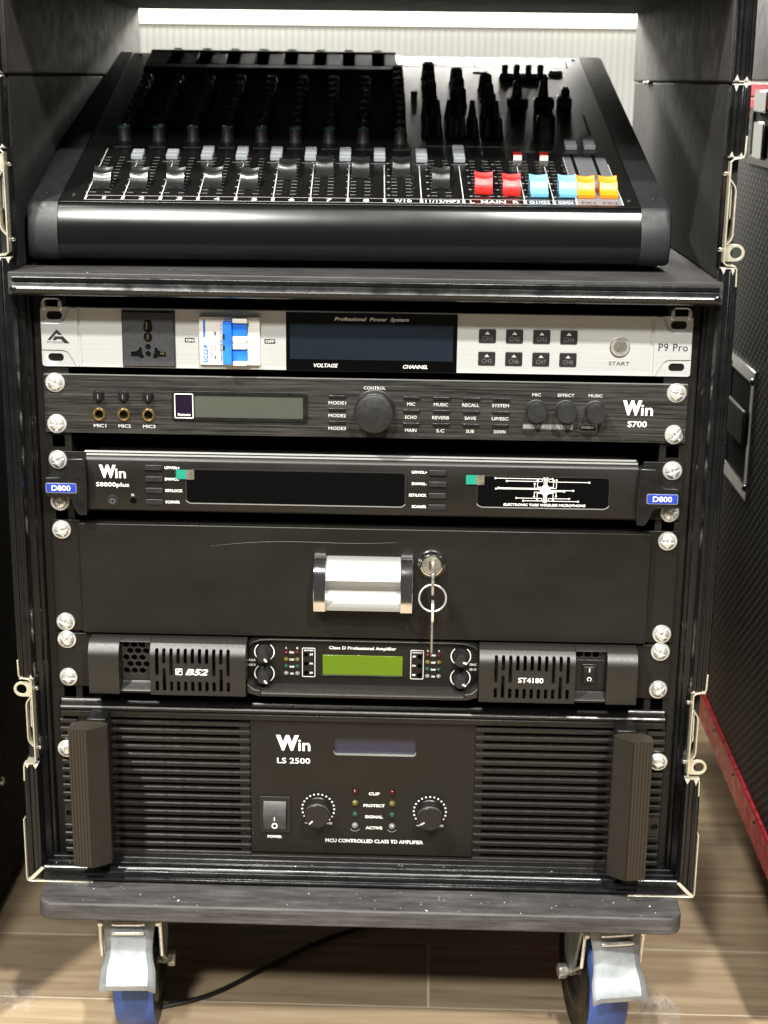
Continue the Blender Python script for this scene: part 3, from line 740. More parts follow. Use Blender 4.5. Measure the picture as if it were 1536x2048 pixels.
# outlet
so = B()
so.ext(rrect(-180.4, -140.6, -43.4, -1.0, 0.6), 'y', -3.6, -2.7)
so.build('outlet_rim', 'socket', pw, bevel=0.3)
def keyhole(cx, zt, r):
    return [(cx - 2.6, zt), (cx + 2.6, zt)] + [(cx + r * math.sin(R(t)), zt - 4.4 - r * 0.55 - r * math.cos(R(t - 0))) for t in []]
o1 = [(-162.9, -7.9), (-158.1, -7.9), (-157.8, -9.6)] + [(-160.6 + 3.6 * math.sin(R(t)), -13.4 + 3.9 * math.cos(R(t))) for t in range(52, 310, 14)] + [(-163.3, -9.6)]
o2 = [(-160.8 + 3.3 * math.cos(R(t)), -20.8 + 3.7 * math.sin(R(t))) for t in range(0, 360, 15)]
o3 = circ(-160.9, -27.9, 2.15, 18); o4 = circ(-160.9, -33.1, 2.15, 18)
lp = [(-173.9, -31.6), (-170.0, -31.4), (-167.9, -30.0), (-167.4, -28.3), (-165.6, -28.3), (-165.3, -33.4), (-164.4, -34.2), (-164.3, -36.6), (-167.6, -36.6), (-167.6, -35.4), (-173.9, -35.4)]
rp = [(-321.7 - a, b) for a, b in lp]
B().ext(rrect(-179.3, -141.7, -42.3, -2.4, 0.5), 'y', -5.0, -3.5, [o1, o2, o3, o4, lp, rp]).build('outlet_face', 'socket', pw, smooth=0, bevel=0.25)
B().box(-178, -143, -3.75, -3.62, -41, -4).build('outlet_cavity', 'void', pw)
B().tube([(-162, -4.0, -9.5), (-161.5, -4.0, -12), (-162.2, -4.0, -15)], 0.7, 8).tube([(-160.9, -4.0, -18.5), (-161.3, -4.0, -22.5)], 0.7, 8).tube([(-152, -3.9, -33), (-149, -3.9, -33)], 0.9, 8).build('brass_contact', 'gold', pw)
# breaker
bk = B().box(-122.5, -77.4, -6.2, -2.7, -40.4, -4.3).build('breaker', 'whiteplastic', pw, bevel=0.5)
B().box(-122.6, -77.3, -6.25, -6.1, -22.75, -22.4).build('breaker_joint', 'dimprint', bk)
bb = B(); bb.box(-104.2, -97.6, -13.5, -6.2, -38.9, -7.0); bb.box(-97.6, -86.5, -9.2, -6.2, -20.0, -8.6); bb.box(-97.6, -86.5, -9.2, -6.2, -36.6, -27.6)
bb.build('breaker_toggle', 'blueplastic', bk, bevel=0.5)
for z0, z1 in ((-8.4, -4.9), (-23.0, -18.2), (-27.8, -23.4), (-40.0, -36.8)):
    B().ext([(-97.2, z0), (-88, z0), (-86.2, z0 + (0.6 if z0 < -20 else 0)), (-86.2, z1), (-97.2, z1)], 'y', -11.2, -6.2).build('breaker_shroud', 'whiteplastic', bk, bevel=0.6)
for z in (-18.0, -26.3):
    B().box(-103.9, -102.6, -13.8, -13.4, z - 1.8, z + 1.8).build('toggle_notch', 'plastic', bk)
B().ext(rrect(-119.4, -117.9, -20.0, -6.6, 0.7), 'y', -6.4, -6.2).build('blue_stripe', 'blueplastic', bk)
B().ext([(-119.4, -25.6), (-117.5, -25.6), (-116.2, -27.3), (-116.2, -38.6), (-119.4, -38.6)], 'y', -6.4, -6.2).build('maker_badge', 'blueplastic', bk)
text('CHSHMZ', bk, -117.8, -32.3, -6.45, 2.3, 10.6, 'white', 0.02, rot=90)
text('DZ47-63', bk, -113.5, -32.2, -6.3, 2.2, 12.0, 'dimprint', 0.0, rot=90)
text('C63', bk, -110.7, -28.9, -6.3, 2.1, 5.2, 'dimprint', 0.0, rot=90)
text('400V~', bk, -107.9, -35.9, -6.3, 1.3, 5.2, 'dimprint', 0.0, rot=90)
text('50Hz', bk, -106.2, -36.2, -6.3, 1.3, 4.6, 'dimprint', 0.0, rot=90)
text('1A 1A', bk, -106.3, -12.2, -6.3, 1.3, 4.4, 'dimprint', 0.0, rot=90)
B().ext(circ(-106.6, -27.3, 2.6, 20), 'y', -6.32, -6.2, [circ(-106.6, -27.3, 2.3, 20)]).build('approval_mark', 'dimprint', bk)
text('CCC', bk, -106.6, -27.3, -6.3, 1.6, 3.2, 'dimprint', 0.0, rot=90)
for z in (-17.0, -34.6): B().box(-111.3, -109.9, -6.45, -6.2, z - 1.3, z + 1.3).build('indicator_window', 'dimprint', bk)
for s, x, w in (('ON', -130.1, 7.2), ('OFF', -70.4, 8.0)):
    t = B().ext(rrect(x - w / 2, x + w / 2, -24.4, -21.0, 0.3, 2), 'y', -2.9, -2.75).build('switch_tag', 'blackprint', pw)
    text(s, t, x, -22.7, -2.98, 1.9, w - 1.6, 'white', 0.03)
# display
dp = B().box(-58.4, 68.4, -3.3, -2.7, -44.3, -0.6).build('display', 'gloss', pw, bevel=0.25)
B().box(-55.5, 65.3, -3.4, -3.29, -35.4, -8.8).build('display_window', 'lcdblue', dp)
text('Professional  Power  System', dp, 5.0, -5.4, -3.42, 3.5, 55, 'white', 0.028, 0.25)
text('VOLTAGE', dp, -28.8, -39.9, -3.42, 2.8, 18, 'white', 0.02, 0.25)
text('CHANNEL', dp, 37.8, -39.9, -3.42, 2.8, 18.4, 'white', 0.02, 0.25)
for k in range(8):
    x = 90.5 + 20.0 * (k % 4); z = -15.9 - 16.8 * (k // 4)
    b = B().ext(rrect(x - 6.3, x + 6.3, z - 5.1, z + 5.1, 0.9, 3), 'y', -3.7, -2.7).build('channel_button', 'softplastic', pw, bevel=0.35)
    text('CH%d' % (k + 1), b, x, z - 1.8, -3.78, 3.2, 7.4, 'dimprint', 0.0)
    B().add([(x - 1.9, -3.78, z + 1.2), (x + 1.9, -3.78, z + 1.2), (x, -3.78, z + 3.4)], [(0, 1, 2)]).build('arrow_mark', 'greyprint', b, smooth=0)
st = B().lathe([(7.0, 0), (7.0, 1.6), (6.4, 2.3), (4.9, 2.3), (4.7, 1.4)], (188.4, -2.7, -22.4), '-y', 32, cap=False).build('start_button', 'zinc', pw)
B().lathe([(4.6, 0), (4.6, 2.0), (4.0, 2.6), (0.01, 2.6)], (188.4, -2.7, -22.4), '-y', 28).build('button_cap', 'nickel', st)
B().lathe([(7.6, 0), (7.6, 0.3), (7.0, 0.3)], (188.4, -2.75, -22.9), '-y', 32, cap=False).build('button_seat', 'gold', st)
text('START', pw, 188.4, -35.0, -2.85, 2.9, 15.4, 'blackprint', 0.008)
text('P9 Pro', pw, 227.5, -22.3, -2.85, 5.8, 21.6, 'blackprint', 0.008, sp=1.1)
A_ = [[(-229.3, -16.2), (-225.3, -20.3), (-228.2, -20.3), (-229.4, -19.0), (-234.0, -24.3), (-236.5, -24.3)], [(-230.9, -21.4), (-224.6, -21.4), (-219.9, -26.6), (-223.6, -26.6), (-226.3, -23.6), (-229.2, -23.6), (-230.0, -24.4), (-232.6, -24.4)]]
lg = B()
for p in A_: lg.ext(p, 'y', -2.9, -2.75)
lg.build('maker_emblem', 'blackprint', pw, smooth=0)
text('FIT.SOUND', pw, -230.6, -25.9, -2.85, 1.5, 12.6, 'blackprint', 0.01, 0.2)

# ------------------------------------------------------------------ black audio processor with round knobs
pr = root('audio_processor', 'brushed black audio processor with a large round control knob and three gold jacks', 'processor', (0, 0, -95))
jack_x = (-199.8, -181.1, -162.5)
B().ext(rrect(-241.0, 240.4, -94.4, -50.2, 0.6, 2), 'y', -3.2, 0, [circ(x, -79.9, 3.6, 20) for x in jack_x]).build('front_panel', 'brushblack', pr, smooth=0)
B().box(-226, 226, 1, 230, -94, -51).build('chassis', 'void', pr)
B().box(-240.5, 240, -3.3, -0.2, -50.15, -49.9).build('top_lip', 'alu', pr)
for x in jack_x:
    B().lathe([(5.0, 0), (5.0, 0.9), (4.5, 1.7), (3.8, 1.8), (3.3, 1.2), (3.1, -3)], (x, -3.2, -79.9), '-y', 28, cap=False).build('jack', 'gold', pr)
    b = B().lathe([(4.4, 0), (4.3, 0.5), (3.8, 0.6), (3.6, 3.4), (3.2, 4.0), (0.01, 4.0)], (x + 0.3, -3.2, -65.3), '-y', 26).build('trim_knob', 'plastic', pr)
    B().box(x + 0.0, x + 0.7, -7.4, -7.1, -67.2, -63.8).build('pointer', 'dimprint', b)
for k, x in enumerate(jack_x): text('MIC%d' % (k + 1), pr, x + 0.4, -88.7, -3.4, 2.5, 9.4, 'greyprint', 0.016)
bz = B().ext(rrect(-144.2, -42.6, -83.2, -61.0, 1.6, 4), 'y', -4.6, -3.1, [rrect(-127.6, -45.8, -80.7, -63.6, 1.0, 4), rrect(-142.0, -128.6, -81.2, -63.2, 0.6, 3)]).build('display_frame', 'plastic', pr, bevel=0.3)
B().box(-127.8, -45.6, -3.6, -3.2, -80.9, -63.4).build('display', 'lcdgrey', bz)
B().ext(rrect(-142.4, -128.2, -81.6, -62.8, 0.8, 3), 'y', -4.85, -4.6, [rrect(-141.8, -128.8, -81.0, -63.4, 0.5, 3)]).build('window_outline', 'white', bz)
B().box(-142.2, -128.4, -3.9, -3.4, -81.4, -63.0).build('remote_window', 'darkpurple', bz)
text('Remote', bz, -135.3, -78.9, -4.0, 2.0, 9.6, 'white', 0.02)
def pill(parent, x, z, w=12.8, h=2.3, y=-3.2, mt='plastic'):
    return B().ext(rrect(x - w / 2, x + w / 2, z - h / 2, z + h / 2, 0.4, 2), 'y', y - 1.3, y).build('push_button', mt, parent, bevel=0.3)
for k, z in enumerate((-63.4, -73.1, -82.9)):
    pill(pr, -20.1, z); text('MODE%d' % (k + 1), pr, -20.2, z - 4.7, -3.4, 2.5, 13.2, 'greyprint', 0.016)
text('CONTROL', pr, 7.7, -56.3, -3.4, 2.4, 16.4, 'greyprint', 0.016)
kb = B().lathe([(15.2, 0), (15.2, 0.8), (14.6, 1.2), (14.4, 15.5), (13.9, 16.8), (12.6, 17.4), (0.01, 17.2)], (8.0, -3.2, -72.6), '-y', 64).build('control_knob', 'softplastic', pr)
B().lathe([(14.75, 14.4), (14.8, 14.6), (14.75, 15.0), (14.3, 15.2)], (8.0, -3.2, -72.6), '-y', 64, cap=False).build('knob_edge', 'plastic', kb)
GR = [['MIC', 'MUSIC', 'RECALL', 'SYSTEM'], ['ECHO', 'REVERB', 'SAVE', 'UP/ESC'], ['MAIN', 'S.C', 'SUB', 'DOWN']]
for r_, row in enumerate(GR):
    for c, s in enumerate(row):
        x = 35.6 + 22.25 * c; z = -63.3 - 10.0 * r_
        pill(pr, x, z); text(s, pr, x - 0.5, z - 4.8, -3.4, 2.5, 2.0 * len(s) + (0.6 if len(s) > 3 else 0), 'greyprint', 0.016)
for x, s in ((128.4, 'MIC'), (150.4, 'EFFECT'), (172.2, 'MUSIC')):
    k = B().lathe([(8.0, 0), (8.0, 0.7), (7.5, 1.0), (7.35, 12.6), (6.9, 13.4), (0.01, 13.5)], (x, -3.2, -70.9), '-y', 44).build('volume_knob', 'softplastic', pr)
    text(s, pr, x, -59.4, -3.4, 2.3, 2.0 * len(s) + 0.4, 'greyprint', 0.016)
lb2 = B().box(118.8, 156.6, -3.35, -3.2, -85.6, -81.6).build('port_label', 'midgrey', pr)
text('RS232 PORT CONTORL', lb2, 137.7, -83.6, -3.45, 2.4, 35.6, 'greyprint', 0.016)
us = B().ext(rrect(160.0, 174.6, -87.0, -80.6, 1.2, 4), 'y', -4.2, -3.1, [rrect(161.2, 173.4, -85.8, -81.8, 0.5, 3)]).build('usb_port', 'chrome', pr, bevel=0.3)
B().box(161, 173.6, -3.5, -3.25, -86, -81.6).build('usb_cavity', 'void', us); B().box(162.2, 172.4, -3.8, -3.4, -84.4, -82.6).build('usb_tongue', 'nickel', us)
def win_logo(parent, xl, zb, hW, wW, wi, y):
    text('W', parent, xl + wW / 2, zb + hW / 2, y, hW, wW, 'white', 0.06, name='logo')
    text('in', parent, xl + wW + wi / 2 - 0.5, zb + hW * 0.36, y, hW * 0.72, wi, 'white', 0.016, name='logo')
win_logo(pr, 192.8, -73.8, 11.4, 14.2, 8.8, -3.4)
text('S700', pr, 204.2, -80.4, -3.4, 4.6, 14.4, 'white', 0.02)
for s in (-1, 1):
    for z in (-56.2, -87.8): screw(pr, s * 232.0, z)

# ------------------------------------------------------------------ wireless receiver
rc = root('wireless_receiver', 'black wireless microphone receiver with long dark display and blue end badges', 'receiver', (0, 0, -156))
sec = [(2, -108.6), (-2.0, -108.6), (-3.2, -109.4), (-3.4, -110.8), (-4.6, -111.6), (-6.8, -113.4), (-7.4, -115), (-7.6, -151.6), (-6.6, -153.6), (-4.2, -154.9), (2, -154.9)]
B().ext(sec, 'x', -210.8, 206.6).build('front_panel', 'powder', rc, bevel=0.2)
B().box(-205, 200, 2.1, 200, -154, -110).build('chassis', 'void', rc)
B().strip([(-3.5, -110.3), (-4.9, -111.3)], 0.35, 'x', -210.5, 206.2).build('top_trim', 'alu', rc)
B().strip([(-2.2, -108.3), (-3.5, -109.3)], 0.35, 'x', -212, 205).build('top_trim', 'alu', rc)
for s in (-1, 1):
    B().box(*sorted((s * 241, s * 211)), -2.2, 0, -154.6, -109.5).build('rack_ear', 'powder', rc, bevel=0.3)
    pe = [(223.2, -113.2), (221.5, -112.0), (211.5, -111.6), (209.8, -113), (208.9, -135), (209.4, -155.6), (214.4, -156.2), (216.6, -154.6), (219.2, -149.6), (220.8, -144.6), (223.6, -142.4), (239.2, -142.2), (240.6, -141), (240.6, -128), (239.4, -126.8), (229.5, -126.4), (226.0, -124.0), (224.2, -119)]
    k = 1.0 if s < 0 else 0.985
    eb = B().ext([(s * a * k, b) for a, b in pe], 'y', -15.5, -2.0).build('end_bracket', 'plastic', rc, bevel=1.6, seg=3)
    xc = s * 228.2 if s < 0 else 224.4
    zc = -134.6
    bd = B().ext(rrect(xc - 11.2, xc + 11.2, zc - 3.6, zc + 3.4, 1.0, 4), 'y', -16.0, -15.4).build('badge', 'bluebadge', eb, bevel=0.25)
    B().ext(rrect(xc - 11.7, xc + 11.7, zc - 4.1, zc + 3.8, 1.2, 4), 'y', -15.75, -15.4, [rrect(xc - 11.1, xc + 11.1, zc - 3.4, zc + 3.3, 1.0, 4)]).build('badge_rim', 'alu', eb)
    text('D800', bd, xc, zc - 0.1, -16.1, 4.2, 14.2, 'white', 0.01)
    for z in (-115.8, -148.6): screw(rc, s * 232.6, z, -2.4)
win_logo(rc, -200.6, -128.2, 10.2, 12.8, 8.0, -7.75)
text('S8800plus', rc, -190.6, -133.8, -7.75, 4.3, 25.2, 'white', 0.01)
pb = B().lathe([(4.6, 0), (4.6, 0.4), (4.0, 0.5), (3.8, 1.2), (0.01, 1.3)], (-190.9, -7.55, -145.9), '-y', 26).build('power_button', 'softplastic', rc)
B().lathe([(1.9, 1.35), (1.9, 1.45), (1.5, 1.45)], (-190.9, -7.55, -146.1), '-y', 18, cap=False).build('power_mark', 'dimprint', pb)
B().lathe([(2.6, 0), (2.6, 0.4), (2.0, 0.5), (1.9, 0.1), (0.01, 0.1)], (-175.2, -7.55, -146.0), '-y', 20).build('infrared_eye', 'gloss', rc)
text('IR', rc, -175.3, -141.3, -7.75, 2.0, 2.4, 'greyprint', 0.008)
BL = ['UP/VOL+', 'DW/VOL-', 'SET/LOCK', 'SCAN/IR']
for k, s in enumerate(BL):
    z = -119.4 - 8.95 * k
    for x in (-158.9, 56.2):
        B().ext(rrect(x - 6.8, x + 6.8, z - 2.1, z + 2.1, 0.5, 2), 'y', -9.0, -7.4).build('push_button', 'softplastic', rc, bevel=0.4)
    w = {0: 11.4, 1: 11.2, 2: 13.4, 3: 11.0}[k]
    text(s, rc, -150.6, z, -7.75, 2.2, w, 'white', 0.03, align='l')
    text(s, rc, 47.9, z, -7.75, 2.2, w, 'white', 0.03, align='r')
def screen(x0, x1, z0, z1, r):
    fr = B().ext(rrect(x0 - 0.8, x1 + 0.8, z0 - 0.8, z1 + 0.8, r + 0.6, 6), 'y', -7.95, -7.4, [rrect(x0, x1, z0, z1, r, 6)]).build('screen_frame', 'softplastic', rc)
    B().ext(rrect(x0 - 0.2, x1 + 0.2, z0 - 0.2, z1 + 0.2, r, 6), 'y', -7.72, -7.5).build('screen', 'filmed', fr)
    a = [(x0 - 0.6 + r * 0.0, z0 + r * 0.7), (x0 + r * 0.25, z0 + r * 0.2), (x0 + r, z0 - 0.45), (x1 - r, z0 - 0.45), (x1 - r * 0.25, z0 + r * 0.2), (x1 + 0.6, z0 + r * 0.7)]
    B().strip(a, 0.75, 'y', -8.15, -7.6).build('screen_lip_glint', 'alu', fr)  # silver strip stands in for the lit lower edge of the screen
    return fr
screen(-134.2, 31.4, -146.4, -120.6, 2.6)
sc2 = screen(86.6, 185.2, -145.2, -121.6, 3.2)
for x, w in ((-136.2, 9.6), (83.2, 9.6)):
    z = -124.2
    tb = B().ext(rrect(x - w / 2 - 1, x + w / 2 - 2.5, z - 3.6, z + 3.6, 0.8, 3), 'y', -8.7, -8.4).build('pull_tab', 'tape', rc)
    B().strip([(x + w / 2 - 2.6, -8.6), (x + w / 2 - 0.6, -9.6), (x + w / 2 + 1.4, -8.9), (x + w / 2 + 3.2, -8.2)], 0.25, 'z', z - 3.8, z + 3.8).build('film_corner', 'nickel', tb)
# printed circuit emblem on the right window
em = B(); yy = -7.82
def tr(pts, w=0.45, dot=True):
    for (a0, b0), (a1, b1) in zip(pts[:-1], pts[1:]):
        d = Vector((a1 - a0, b1 - b0)).normalized(); nx = Vector((-d.y, d.x)) * w / 2
        em.add([(a0 + nx.x, yy, b0 + nx.y), (a0 - nx.x, yy, b0 - nx.y), (a1 - nx.x, yy, b1 - nx.y), (a1 + nx.x, yy, b1 + nx.y)], [(0, 1, 2, 3)])
    if dot:
        c = circ(pts[-1][0], pts[-1][1], 0.75, 10); em.add([(a, yy - 0.01, b) for a, b in c], [tuple(range(10))])
cx, cz = 137.4, -131.6
em.add([(a, yy, b) for a, b in circ(cx, cz, 4.2, 8, R(22.5))], [tuple(range(8))])
for dz, xe, side in ((0.6, 100.2, -1), (1.4, 102, -1), (0.0, 158.4, 1), (-0.8, 151.6, 1)): tr([(cx + side * 3, cz + dz), (xe, cz + dz)])
for zz, xe in ((8.8, 99.6), (6.8, 108.2), (-6.4, 115.8), (-8.4, 121.0)): tr([(cx - 2.4, cz + 3.2 * (1 if zz > 0 else -1)), (cx - 2.4, cz + zz), (xe, cz + zz)])
for zz, xe in ((8.8, 142.6), (6.6, 170.2), (-6.4, 155.6), (-8.4, 162.4)): tr([(cx + 2.4, cz + 3.2 * (1 if zz > 0 else -1)), (cx + 2.4, cz + zz), (xe, cz + zz)])
for sx in (-1, 1):
    for sz in (-1, 1):
        tr([(cx + sx * 3.4, cz + sz * 2.4), (cx + sx * 6.0, cz + sz * 2.4), (cx + sx * 6.0, cz + sz * 7.6)])
        tr([(cx + sx * 3.8, cz + sz * 1.6), (cx + sx * 8.2, cz + sz * 1.6), (cx + sx * 8.2, cz + sz * (5.0 if sx < 0 else 8.0 if sz > 0 else 4.6))])
for dx in (-1.2, -0.4, 0.4, 1.2):
    tr([(cx + dx, cz + 3.8), (cx + dx, cz + 8.6 + 0.6 * abs(dx))], 0.35); tr([(cx + dx, cz - 3.8), (cx + dx, cz - 9.2 + 0.5 * abs(dx))], 0.35)
em.build('circuit_emblem', 'white', sc2, smooth=0)
text('tube', sc2, cx, cz, -7.9, 1.6, 5.0, 'greyprint', 0.01)
text('ELECTRONIC TUBE WIRELESS MICROPHONE', sc2, 137.2, -143.2, -7.85, 1.9, 62, 'white', 0.03, 0.15)

# ------------------------------------------------------------------ lockable drawer
dr = root('rack_drawer', 'plain black lockable rack drawer with a silver cup handle', 'drawer', (0, 0, -255))
for s in (-1, 1):
    B().box(*sorted((s * 240.6, s * 218)), -2.4, 0, -253.6, -163.6).build('rack_ear', 'powder', dr, bevel=0.3)
    for z in (-171.2, -246.4): screw(dr, s * 232.4, z, -2.4)
B().box(-218, 219.4, -7.5, 0, -253.4, -164.6).build('drawer_front', 'powder', dr, bevel=0.7)
B().box(-218, 219.4, -0.5, 300, -252.5, -165.5).build('drawer_box', 'void', dr)
hp = [(-7.5, -186.6), (-10, -186.6), (-14, -188.6), (-18.5, -193.5), (-21.5, -199.5), (-22.4, -202), (-21.6, -202.6), (-17.5, -207), (-14.2, -211.5), (-13.2, -212.4), (-13.6, -214), (-15.2, -217.4), (-18.2, -220.6), (-21.4, -222.4), (-22.4, -222.6), (-22.6, -223.6), (-22.4, -225.8), (-20, -226.6), (-7.5, -227)]
hd = B().ext(hp, 'x', -27.6, 29.4).build('cup_handle', 'alu', dr, smooth=30)
cp = [(-7.5, -184.4), (-11.5, -184.2), (-18, -188.5), (-23, -198), (-24.6, -208), (-24.6, -218), (-23.8, -226.6), (-7.5, -228)]
for x0, x1 in ((-37.0, -27.5), (29.3, 38.8)):
    B().ext(cp, 'x', x0, x1).build('handle_cap', 'chrome', hd, bevel=0.5, smooth=50)
lk = B().lathe([(11.2, 0), (11.2, 1.6), (10.6, 2.8), (8.8, 4.2), (8.4, 5.2), (7.7, 5.4), (7.5, 4.4)], (52.8, -7.5, -191.6), '-y', 40, cap=False).build('lock', 'chrome', dr)
B().lathe([(7.5, 0), (7.5, 4.2), (7.0, 4.7), (0.01, 4.9)], (52.8, -7.5, -191.6), '-y', 32).build('lock_core', 'nickel', lk)
B().box(51.2, 52.0, -12.7, -12.2, -195, -188).build('keyway', 'void', lk)
# hair scratch on the drawer face
sct = [(-117 + 143 * t, -7.75, -180.6 + 7.4 * t + 2.4 * math.sin(t * 5.2) * 0.8) for t in [i / 30 for i in range(31)]]
b = B()
for p, q in zip(sct[:-1], sct[1:]):
    w = 0.04 + 0.07 * math.sin(math.pi * (sct.index(p) / 31))
    b.add([(p[0], p[1], p[2] - w), (q[0], q[1], q[2] - w), (q[0], q[1], q[2] + w), (p[0], p[1], p[2] + w)], [(0, 1, 2, 3)])
b.build('scratch', 'scaleprint', dr, smooth=0)

# keys hanging from the lock
kr = root('key_ring', 'thin key turned in the drawer lock with a split ring and a hanging spare key', 'keys', (54, -28, -258))
k1 = B()
k1.ext([(-11, -190.4), (-30, -188.0), (-38, -190), (-40, -200), (-36, -207.5), (-26, -207.5), (-20, -201), (-11, -193)], 'x', 52.9, 54.9)
k1.build('key', 'nickel', kr, bevel=0.3)
rg = [(54.0 + 10.2 * math.cos(2 * math.pi * i / 48), -30 + 1.8 * math.sin(2 * math.pi * i / 48), -211.6 + 10.0 * math.sin(2 * math.pi * i / 48)) for i in range(48)]
B().tube(rg, 0.75, 8, True).build('split_ring', 'zinc', kr, smooth=60)
k2 = B().ext([(-21, -217), (-26, -214.5), (-34, -215), (-38, -220), (-37, -228), (-33, -231), (-24, -231), (-20, -226)], 'x', 53.2, 55.2).build('spare_key', 'zinc', kr, bevel=0.3)
B().ext([(-25, -230.5), (-33, -230.5), (-33, -254), (-30, -258), (-26, -255)], 'x', 53.2, 54.7).build('key_blade', 'nickel', k2, bevel=0.2)

# ------------------------------------------------------------------ slim amplifier with moulded front
am = root('slim_amplifier', 'slim black amplifier with rounded slotted front and green display', 'amplifier', (0, 0, -300))
for s in (-1, 1):
    B().box(*sorted((s * 240.6, s * 208)), -2.4, 0, -300.4, -256.0).build('rack_ear', 'powder', am, bevel=0.3)
    for z in (-261.0, -292.6): screw(am, s * 232.2, z, -2.4)
B().box(-208, 208, 0.5, 260, -300, -257).build('chassis', 'void', am)
ZK = -267.0                                              # crease: above it the face leans back
def brow(z):                                            # how far the face has rolled back at height z
    t = max(0.0, z - ZK); return 0.08 * t + 0.048 * t * t
BP = [(-25, -295.5)] + [(-25 + brow(ZK + 10.5 * i / 8), ZK + 10.5 * i / 8) for i in range(9)] + [(-16.2, -255.6), (-12, -255.2), (0, -255.0)]
BB = [(0, -298.5), (-21, -298.5), (-24.2, -297.4)]
def bulge_solid(x0, x1):
    return B().ext(BP + BB, 'x', x0, x1)
def lean(o):
    """cut a flat plate into strips and roll its upper edge back"""
    me = o.data; bm = bmesh.new(); bm.from_mesh(me); org = ORG[o.name]
    for i in range(1, 8):
        zz = (ZK + 10.5 * i / 8 - org.z) * MM
        bmesh.ops.bisect_plane(bm, geom=bm.verts[:] + bm.edges[:] + bm.faces[:], plane_co=(0, 0, zz), plane_no=(0, 0, 1))
    for v in bm.verts: v.co.y += brow(v.co.z / MM + org.z) * MM
    bm.to_mesh(me); bm.free()
    me.polygons.foreach_set('use_smooth', [True] * len(me.polygons)); me.set_sharp_from_angle(angle=R(35))
for x0, x1 in ((-211.2, -187.6), (189.2, 212.4)):
    bulge_solid(x0, x1).build('end_moulding', 'bulge', am, smooth=30)
def slotted(x0, x1, first):
    hw = 1.35; holes = []; up = []; dn = []
    for k in range(11):
        xc = first + 5.52 * k
        long_, alt = k in (0, 2, 8, 10), k in (1, 9)
        zb = -281.0 if long_ else -271.2
        up += [(xc - hw, ZK), (xc - hw, -260.6), (xc - 0.8, -259.6), (xc + 0.8, -259.6), (xc + hw, -260.6), (xc + hw, ZK)]
        dn += [(xc - hw, ZK), (xc - hw, zb + 1), (xc - 0.8, zb), (xc + 0.8, zb), (xc + hw, zb + 1), (xc + hw, ZK)]
        holes.append(rrect(xc - hw, xc + hw, -294.0, -274.8 if alt else -285.4, 1.3, 3))
    z0, z1 = -295.5, -256.5
    low = B().ext([(x0, z0), (x1, z0), (x1, ZK)] + dn[::-1] + [(x0, ZK)], 'y', -25, -22.6, holes)
    o = low.build('slotted_moulding', 'bulge', am, smooth=0)
    uo = B(); uo.ext([(x0, ZK)] + up + [(x1, ZK), (x1, z1), (x0, z1)], 'y', -25, -22.6, [])
    lean(uo.build('moulding_brow', 'bulge', o, smooth=0))
    B().ext([(-18.87, -256.5), (-16.2, -255.6), (-12, -255.2), (0, -255.0), (0, -256.2), (-13.5, -256.3), (-16.4, -256.5)], 'x', x0, x1).build('moulding_top', 'bulge', o, smooth=40)
    B().ext([(-25, -295.5), (-24.2, -297.4), (-21, -298.6), (0, -298.6), (0, -296.8), (-21, -296.6), (-22.6, -295.5)], 'x', x0, x1).build('moulding_rim', 'bulge', o, smooth=40)
    for xa in (x0 + 0.05, x1 - 1.55):
        B().ext([(-22.7, -296.4), (-22.7, ZK), (-19.5, -260.5), (-16, -256.7), (0, -256.4), (0, -296.7)], 'x', xa, xa + 1.5).build('moulding_side', 'bulge', o)
    B().box(x0 + 2, x1 - 2, -12, -10, -296, -256.8).build('dust_screen', 'plastic', o)
    return o
sm = slotted(-163.2, -89.3, -157.9)
sm2 = slotted(91.2, 164.8, 104.0)
# hexagon grilles in the recesses
def hexgrille(x0, x1, z0, z1, name, rows_from=0, rows_to=9):
    holes = []; p = 6.3; rr = 2.75
    for j in range(rows_from, rows_to):
        zc = z1 - 4.4 - j * 5.45
        if zc - rr < z0: break
        for i in range(-1, 6):
            xc = x0 + 3.6 + i * p + (p / 2 if j % 2 else 0)
            if xc - rr > x0 + 0.3 and xc + rr < x1 - 0.3: holes.append(circ(xc, zc, rr, 6, R(90)))
    g = B().ext([(x0, z0), (x1, z0), (x1, z1), (x0, z1)], 'y', -13, -9.5, holes).build(name, 'bulge', am, smooth=0, bevel=0.3)
    B().box(x0 + 0.5, x1 - 0.5, -4.5, -4, z0 + 0.5, z1 - 0.5).build('dust_screen', 'void', g)
    return g
hexgrille(-187.4, -163.4, -290, -256.0, 'hexagon_grille')
hexgrille(165.0, 189.0, -265.5, -256.2, 'hexagon_grille')
for x0, x1 in ((-187.4, -163.4), (165.0, 189.0)):
    B().ext([(-13, -290), (-15, -292), (-21, -294), (-22.5, -295.5), (-21, -297.6), (0, -298), (0, -290)], 'x', x0, x1).build('recess_sill', 'bulge', am, bevel=0.3)
    B().ext([(0, -255.2), (-14, -255.2), (-17, -255.7), (-18, -256.6), (-13, -257.4), (0, -257.4)], 'x', x0, x1).build('recess_lintel', 'bulge', am, bevel=0.3)
